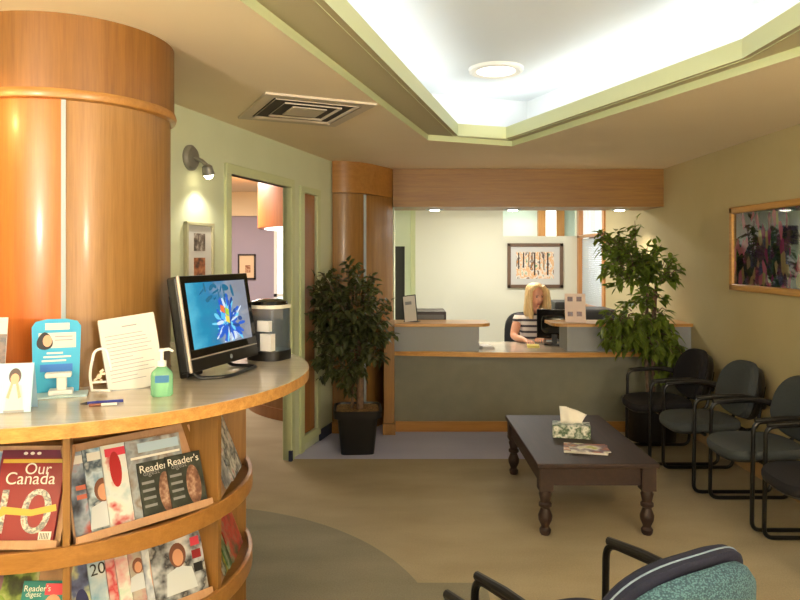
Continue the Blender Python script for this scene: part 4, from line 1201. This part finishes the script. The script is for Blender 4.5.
wall_lamp(.14, 2.175, 'small pewter wall lamp glowing on the green wall beside the column', 6, (-.95, 4.1, 0.2), HALO, 130)
wall_lamp(-2.02, 2.30, 'pewter wall lamp lighting the near side of the column', 12, (-1.40, 2.45, 1.95), (1, .45, .14), 72)

T = Matrix.Translation(wall_pt(.225, 0, 1.585)) @ TW.to_3x3().to_4x4()
fp = thing('framed_photographs', 'tall narrow frame with small photographs in a white mat on the green wall', 'picture', mtx=T)
mb = MB()
for b in ((-.15, .15, .195, .215), (-.15, .15, -.335, -.315), (-.15, -.13, -.335, .215), (.13, .15, -.335, .215)): mb.box(b[0], b[1], -.025, 0, b[2], b[3])
mb.build('frame', mat('pale_frame', 'B9B694', .4), fp, smooth=0, bevel=.003)
mb = MB(); mb.box(-.135, .135, -.012, 0, -.32, .20); mb.build('mat_board', M['paper'], fp, smooth=0)
for k, z in enumerate((.045, -.10, -.245)):
    mb = MB(); mb.box(-.06, .06, -.014, -.012, z - .0, z + .105); mb.build('photograph', patchy('small_photo', [['2A2420', '6A5A50', 'C8BEB4'], ['3A2018', 'A05A38', 'C88A60'], ['2A2420', '80604A']][k], 25, k + 3), fp, smooth=0)

# ------------------------------------------------------------------ ceiling fixtures
T = Matrix.Translation((-.565, 4.015, CEIL)) @ Matrix.Rotation(R(25), 4, 'Z')
T = T @ Matrix.Diagonal((1.02, 1.14, 1, 1))
vt = thing('air_vent', 'square beige air vent with nested louvres in the ceiling', 'vent', mtx=T)


def sq_ring(a, b, z0, z1):          # sloping square louvre from half-size a (z0) to b (z1)
    P = lambda s_, z: [(-s_, -s_, z), (s_, -s_, z), (s_, s_, z), (-s_, s_, z)]
    return [P(a, z0), P(b, z1), P(b, z1 + .006), P(a, z0 + .006), P(a, z0)]


mb = MB(); mb.rings(sq_ring(.31, .25, -.012, -.012), False, False); mb.rings(sq_ring(.31, .312, -.012, 0), False, False); mb.build('frame', M['vent'], vt, smooth=0)
for a, b in ((.235, .185), (.165, .12)):
    mb = MB(); mb.rings(sq_ring(a, b, -.014, .03), False, False); mb.build('louvre', M['vent'], vt, smooth=0)
mb = MB(); mb.box(-.10, .10, -.10, .10, -.014, -.008); mb.build('center_plate', M['vent'], vt, smooth=0)
mb = MB(); mb.box(-.25, .25, -.25, .25, -.004, .0); mb.build('dark_opening', M['ventdark'], vt, smooth=0)

rl = thing('ceiling_light', 'round white ceiling light in the bright recess', 'ceiling light', (.666, 4.72, 2.90))
mb = MB(); mb.lathe([(.15, -.02), (.165, -.03), (.185, -.022), (.19, 0)], (0, 0, 0), 40); mb.build('rim', mat('pale_rim_metal', 'F2F0E8', .5), rl)
mb = MB(); mb.lathe([(.001, -.024), (.10, -.024), (.15, -.018)], (0, 0, 0), 40); mb.build('diffuser', M['glow2'], rl)
LBL = ['recessed ceiling downlight behind the viewer', 'recessed ceiling downlight near the right wall behind the viewer', 'recessed ceiling downlight above the right wall chairs']
for (x, y), lb in zip(DOWN, LBL):
    o = thing('ceiling_downlight', lb, 'downlight', (x, y, CEIL), group='recessed ceiling downlights')
    mb = MB(); mb.lathe([(.06, -.004), (.085, -.008), (.095, 0)], (0, 0, 0), 28); mb.build('rim', M['vent'], o)
    mb = MB(); mb.lathe([(.001, -.003), (.06, -.003)], (0, 0, 0), 28); mb.build('lens', M['glow'], o)

for (x, y), lb in zip(FILL_LAMPS, ['uplighting floor lamp behind the viewer near the left wall', 'uplighting floor lamp behind the viewer near the right wall']):
    o = thing('floor_lamp', lb, 'lamp', (x, y, 0), group='floor lamps')
    mb = MB(); mb.lathe([(.15, 0), (.15, .02), (.03, .035)], (0, 0, 0), 32); mb.build('base', M['blackm'], o)
    mb = MB(); mb.lathe([(.013, .03), (.013, 1.66)], (0, 0, 0), 16); mb.build('pole', M['blackm'], o)
    mb = MB(); mb.lathe([(.02, 1.65), (.10, 1.70), (.17, 1.79), (.165, 1.79), (.09, 1.71), (.001, 1.68)], (0, 0, 0), 32); mb.build('lamp_shade', M['blackm'], o)
# ------------------------------------------------------------------ framed glass picture on the right wall
T = Matrix.Translation((2.598, 4.62, 1.655)) @ Matrix.Rotation(R(-90), 4, 'Z')
fp = thing('framed_picture', 'large gold-framed dark colourful picture under glass on the right wall', 'picture', mtx=T)
W_, H_ = .69, .32
mb = MB()
for b in ((-W_, W_, H_ - .05, H_), (-W_, W_, -H_, -H_ + .05), (-W_, -W_ + .05, -H_, H_), (W_ - .05, W_, -H_, H_)): mb.box(b[0], b[1], -.032, 0, b[2], b[3])
mb.build('frame', wood('gold_frame', 'A8742A', 'C8943E', 'X', .3), fp, smooth=0, bevel=.008)
mb = MB(); mb.box(-W_ + .04, W_ - .04, -.012, -.002, -H_ + .04, H_ - .04)
art = patchy('dark_art', ['141420', '2A2440', '4A2444', '1E3A3A', '6A2A4A', '241E30', '7A6A4A', '3A3A60', '8A4A5A'], 16, 11, rough=.04, stretch=(1.5, 1, .7), kind='voronoi')
art.node_tree.nodes['Principled BSDF'].inputs['Coat Weight'].default_value = 1; art.node_tree.nodes['Principled BSDF'].inputs['Coat Roughness'].default_value = .02
mb.build('glazed_print', art, fp, smooth=0)

# ------------------------------------------------------------------ coffee table
tb = thing('coffee_table', 'dark wooden coffee table with turned legs in the middle of the carpet', 'table', (1.128, 4.452, 0))
TX, TY = .348, .595
mb = MB(); mb.box(-TX, TX, -TY, TY, .392, .42); mb.build('tabletop', M['rosewood'], tb, smooth=0, bevel=.006, seg=3)
mb = MB()
for (x0, x1, y0, y1) in ((-TX + .05, TX - .05, -TY + .04, -TY + .06), (-TX + .05, TX - .05, TY - .06, TY - .04), (-TX + .03, -TX + .05, -TY + .05, TY - .05), (TX - .05, TX - .03, -TY + .05, TY - .05)): mb.box(x0, x1, y0, y1, .285, .392)
mb.build('apron', M['rosewood'], tb, smooth=0)
LEG = [(.022, 0), (.028, .012), (.030, .03), (.020, .045), (.022, .055), (.034, .085), (.036, .11), (.026, .14), (.022, .155), (.033, .165), (.033, .18), (.024, .19), (.028, .21), (.033, .235), (.026, .25), (.026, .262)]
for sx in (-1, 1):
    for sy in (-1, 1):
        mb = MB(); x, y = sx * (TX - .055), sy * (TY - .055)
        mb.lathe([(r_ * 1.12, z_) for r_, z_ in LEG], (x, y, 0), 24); mb.box(x - .04, x + .04, y - .04, y + .04, .258, .392); mb.build('leg', M['rosewood'], tb, smooth=40)
tx = thing('tissue_box', 'green and white patterned tissue box on the coffee table', 'tissue box', (1.12, 4.45, .42), R(-12))
mb = MB(); mb.box(-.12, .12, -.06, .06, 0, .085); mb.build('box', patchy('leafy_carton', ['E4E6DE', 'C8D0C4', '3A5A3A', 'E8E8E0', '2A6A4A', 'B8B0B8'], 11, 2, kind='noise'), tx, smooth=0, bevel=.004)
mb = MB(); n = 17; vs = []; fs = []
for j in range(6):
    for i in range(n):
        t = i / (n - 1); k = j / 5
        x = (-.065 + .13 * t) * (1 + .35 * k) + .012 * k
        vs.append((x, .012 * math.sin(t * 9 + k * 2) * (1 - .3 * k) + .01 * k, .085 + .115 * k * (1 - .30 * abs(t - .25) - .25 * t * k)))
for j in range(5):
    for i in range(n - 1): fs.append((j * n + i, j * n + i + 1, (j + 1) * n + i + 1, (j + 1) * n + i))
mb.add(vs, fs); ti = mb.build('tissue', mat('tissue_paper', 'F2EDE2', .9), tx, smooth=60)
ti.modifiers.new('thick', 'SOLIDIFY').thickness = .002
mz = thing('magazine', 'colourful magazine lying flat on the coffee table before the tissue box', 'magazine', (1.13, 4.14, .42), R(-14))
mb = MB(); mb.box(-.128, .128, -.09, .09, 0, .012); mb.build('pages', MPAGES, mz, smooth=0)
mb = MB(); mb.box(-.13, .13, -.092, .092, .012, .0135); mb.build('cover', patchy('table_cover', ['A8B84A', 'E0DCD0', '5A4A6A', 'C07A4A', 'E8E0D8', '4A3A44'], 8, 3), mz, smooth=0)
mb = MB(); mb.box(-.10, .13, -.10, .07, .0135, .017, Matrix.Rotation(R(10), 4, 'Z')); mb.build('open_page', patchy('table_page', ['B8C050', 'E6E2D8', '6A5A70', 'B06A4A', 'E8E4DC'], 9, 9), mz, smooth=0)


# ------------------------------------------------------------------ chairs
def dup(root, loc, rz, label, group=None):
    r = root.copy(); COL.objects.link(r); r.location = loc; r.rotation_euler = (0, 0, rz); r['label'] = label
    if group: r['group'] = group
    for ch_ in list(root.children):
        c_ = ch_.copy(); COL.objects.link(c_); c_.parent = r
        for g in ch_.children:
            d_ = g.copy(); COL.objects.link(d_); d_.parent = c_
    return r


def make_chair(label, loc, rz, front_m, rear_m, piping=None, group=None, back=(0, 0, 1)):
    t = thing('side_chair', label, 'chair', loc, rz, group)
    for sx in (-1, 1):
        x = sx * .265
        P = curve_pts([(x * .80, .12, .41), (x * .92, .25, .25), (x, .24, .018), (x, -.28, .018), (x, -.27, .64), (x, .02, .655), (x * .90, .22, .60), (x * .66, .24, .56)], .055, 6)
        mb = MB(); mb.tube(P, .0125, 10); fr = mb.build('side_frame', M['blackm'], t)
        mb = MB(); loops = []
        mb.tube([(x, -.26, .648), (x, -.12, .660), (x, .04, .662), (x * .97, .12, .645)], [.0135, .0145, .0145, .013], 10); mb.build('armrest', M['black'], t)
    for y, w_, z in ((.12, .21, .405), (-.2, .26, .40)):
        mb = MB(); mb.tube([(-w_, y, z), (w_, y, z)], .012); mb.build('cross_bar', M['blackm'], t)
    for sx in (-1, 1):
        mb = MB(); mb.tube(curve_pts([(sx * .16, .08, .40), (sx * .16, .20, .41), (sx * .15, .255, .70)], .05), .012); mb.build('back_upright', M['blackm'], t)
    out = superell(.235, .245, 3.2, 44, taper=-.06)
    rot = lambda y, z, k: z
    mb = MB(); mb.rings([[(x * k, -.125 + y * k, z - .022 * max(0, (-y / .245)) ** 3) for x, y in out] for k, z in ((.6, .408), (.97, .41), (1.0, .425), (1.0, .445), (.96, .463), (.8, .475), (.45, .480))]); mb.build('seat', front_m, t)
    mb = MB(); mb.rings([[(x * k, -.125 + y * k, z - .022 * max(0, (-y / .245)) ** 3) for x, y in out] for k, z in ((.55, .392), (.9, .395), (.985, .412))]); mb.build('seat_pan', M['black'], t)
    ob = superell(.240, .200, 2.6, 48, taper=-.10)
    TB_ = Matrix.Translation((back[0], .20 + back[1], .655)) @ Matrix.Rotation(R(-12), 4, 'X') @ Matrix.Diagonal((back[2], 1, 1, 1))

    def bend(x): return -.9 * x * x * -1 * -1     # shallow hollow towards the sitter
    mb = MB(); mb.rings([[(x * k, y + bend(x * k), z * k) for x, z in ob] for k, y in ((.40, -.062), (.75, -.061), (.92, -.053), (.99, -.034), (1, -.012), (1, .0), (.96, .004))], T=TB_); mb.build('backrest', front_m, t)
    if piping:
        mb = MB(); mb.tube([(x * 1.0, -.016 + bend(x), z * 1.0) for x, z in ob], .0026, 6, TB_, closed=True); mb.build('piping', piping, t)
    mb = MB(); mb.rings([[(x * k, y + bend(x * k), z * k * .97 - .012) for x, z in ob] for k, y in ((.90, .004), (.97, .008), (.98, .026), (.93, .050), (.78, .066), (.40, .076))], T=TB_); mb.build('back_panel', rear_m, t)
    return t


GR = 'chairs along the right wall'
c2 = make_chair('grey-seated armchair between the black chair and the next grey chair by the wall', (2.25, 4.83, 0), R(-90), M['fabric'], M['black'], group=GR)
dup(c2, (2.31, 4.19, 0), R(-90), 'nearest grey armchair standing under the gold-framed picture', GR)
c1 = make_chair('black armchair farthest along the right wall, in front of the plant pot', (2.18, 5.44, 0), R(-90), M['fabricb'], M['black'], group=GR)
dup(c1, (2.32, 3.55, 0), R(-91), 'black armchair cut off by the right edge of the photo', GR)
GF = 'patterned chairs in the foreground'
f1 = make_chair('teal woven chair with a navy cushion in the bottom right foreground', (.585, 1.92, 0), R(-152), M['navy'], M['teal'], M['pipe'], GF, (-.035, .045, 1.13))
dup(f1, (.020, 1.56, 0), R(-152), 'foreground chair showing only its black armrest at the bottom edge', GF)


# ------------------------------------------------------------------ plants
LEAFW = .30


def leaf(mb, p, d, L_, W_, droop, rr):
    d = d.normalized(); side = d.cross(Vector((0, 0, 1)))
    if side.length < .05: side = Vector((1, 0, 0))
    side.normalize(); side = (side + Vector((0, 0, rr.uniform(-.6, .6)))).normalized(); nrm = side.cross(d)
    a = p; m1 = p + d * L_ * .35 + nrm * L_ * .05; m2 = p + d * L_ * .72 + Vector((0, 0, -droop * L_ * .3)); tip = p + d * L_ + Vector((0, 0, -droop * L_ * .7))
    f_ = nrm * W_ * .25
    vs = [a, m1 + side * W_ + f_, m1, m1 - side * W_ + f_, m2 + side * W_ * .75 + f_, m2, m2 - side * W_ * .75 + f_, tip]
    mb.add(vs, [(0, 2, 1), (0, 3, 2), (1, 2, 5, 4), (2, 3, 6, 5), (4, 5, 7), (5, 6, 7)])


def plant(t, trunks, blobs, leaf_m, seed, xlim=None):
    """trunks: tubes; blobs: (centre, radii, n_twigs, leaves_per_twig, size)"""
    rr = random.Random(seed)
    for pts, r0, r1 in trunks:
        n_ = len(pts); mb = MB(); mb.tube(curve_pts(pts, .2, 4), r0, 8)
        mb.build('trunk', M['bark'], t)
    tw = MB(); lv = MB(); root = Vector(trunks[0][0][-1])
    for cen, rad, nt_, nl, sz in blobs:
        cen = Vector(cen)
        for k in range(nt_):
            while True:
                q = Vector((rr.uniform(-1, 1), rr.uniform(-1, 1), rr.uniform(-1, 1)))
                if .25 < q.length < 1: break
            e_ = cen + Vector((q.x * rad[0], q.y * rad[1], q.z * rad[2]))
            o_ = Vector((root.x + (cen.x - root.x) * .5, root.y, min(e_.z - .05, root.z) if e_.z > root.z - .3 else e_.z + .15))
            s_ = o_.lerp(e_, .55)
            tw.tube([s_, s_.lerp(e_, .5) + Vector((0, 0, .03)), e_], [.005, .004, .002], 5)
            dr = (e_ - s_).normalized()
            for j in range(nl):
                p = s_.lerp(e_, .25 + .75 * (j + .5) / nl) + Vector((rr.uniform(-.02, .02), rr.uniform(-.02, .02), rr.uniform(-.02, .02)))
                d_ = (dr * .5 + Vector((rr.uniform(-1, 1), rr.uniform(-1, 1), rr.uniform(-.9, .35)))).normalized()
                if xlim and p.x + d_.x * sz > xlim[1]: d_.x = -abs(d_.x)
                if xlim and p.x + d_.x * sz < xlim[0]: d_.x = abs(d_.x)
                leaf(lv, p, d_, sz * rr.uniform(.7, 1.15), sz * LEAFW, rr.uniform(.1, .55), rr)
    tw.build('twigs', M['bark'], t)['kind'] = 'stuff'; lv.build('foliage', leaf_m, t, smooth=0)


lp = thing('potted_ficus', 'dark leafed ficus in a square black pot beside the pilaster', 'plant', (-.35, 5.60, 0), R(4))
mb = MB(); sq = lambda s_, z: [(x, y, z) for x, y in superell(s_, s_, 7, 40)]
mb.rings([sq(.135, 0), sq(.165, .30), sq(.195, .30), sq(.198, .355), sq(.185, .36), sq(.178, .33), sq(.12, .32)], True, True); mb.build('pot', M['black'], lp)
mb = MB(); mb.rings([sq(.172, .325), sq(.172, .345)]); mb.build('soil', M['soil'], lp)
plant(lp, [([(.02, 0, .33), (.025, 0, .6), (.0, .01, .95)], .030, .02), ([(-.05, .02, .33), (-.02, .02, .65), (-.06, .03, 1.0)], .012, .01)],
      [((-.06, 0, 1.24), (.37, .27, .33), 76, 12, .082), ((-.08, 0, .92), (.34, .25, .32), 58, 12, .08), ((-.12, 0, .62), (.22, .2, .18), 18, 9, .075), ((.16, -.02, .98), (.17, .2, .28), 16, 10, .08)], M['leafd'], 4, (-.42, .6))
rp_ = thing('potted_fig_tree', 'tall green fig tree in a round black pot in the corner behind the chairs', 'plant', (2.20, 5.95, 0), 0)
LEAFW = .24
mb = MB(); mb.lathe([(.20, 0), (.225, .30), (.245, .31), (.25, .355), (.235, .36), (.22, .33), (.1, .325)], (0, 0, 0), 40); mb.build('pot', M['black'], rp_)
mb = MB(); mb.lathe([(.225, .318), (.225, .338), (.001, .345)], (0, 0, 0), 32); mb.build('soil', M['soil'], rp_)
plant(rp_, [([(-.03, 0, .33), (-.06, -.02, .8), (-.03, 0, 1.35)], .014, .01), ([(.03, .02, .33), (.02, 0, .8), (.05, .02, 1.4)], .013, .01), ([(.0, -.04, .33), (-.01, -.04, .9), (.02, 0, 1.3)], .010, .01)],
      [((-.21, -.02, 1.63), (.33, .27, .31), 48, 9, .10), ((-.08, 0, 1.42), (.33, .25, .20), 26, 9, .10), ((-.14, -.15, .93), (.34, .19, .19), 46, 10, .105), ((.06, -.05, .78), (.22, .2, .24), 22, 9, .105), ((-.06, -.04, 1.17), (.24, .2, .13), 14, 8, .10), ((.06, 0, 1.50), (.22, .22, .2), 14, 8, .10), ((-.34, -.15, 1.0), (.16, .15, .15), 12, 8, .10)], M['leafl'], 8, (-.6, .35))
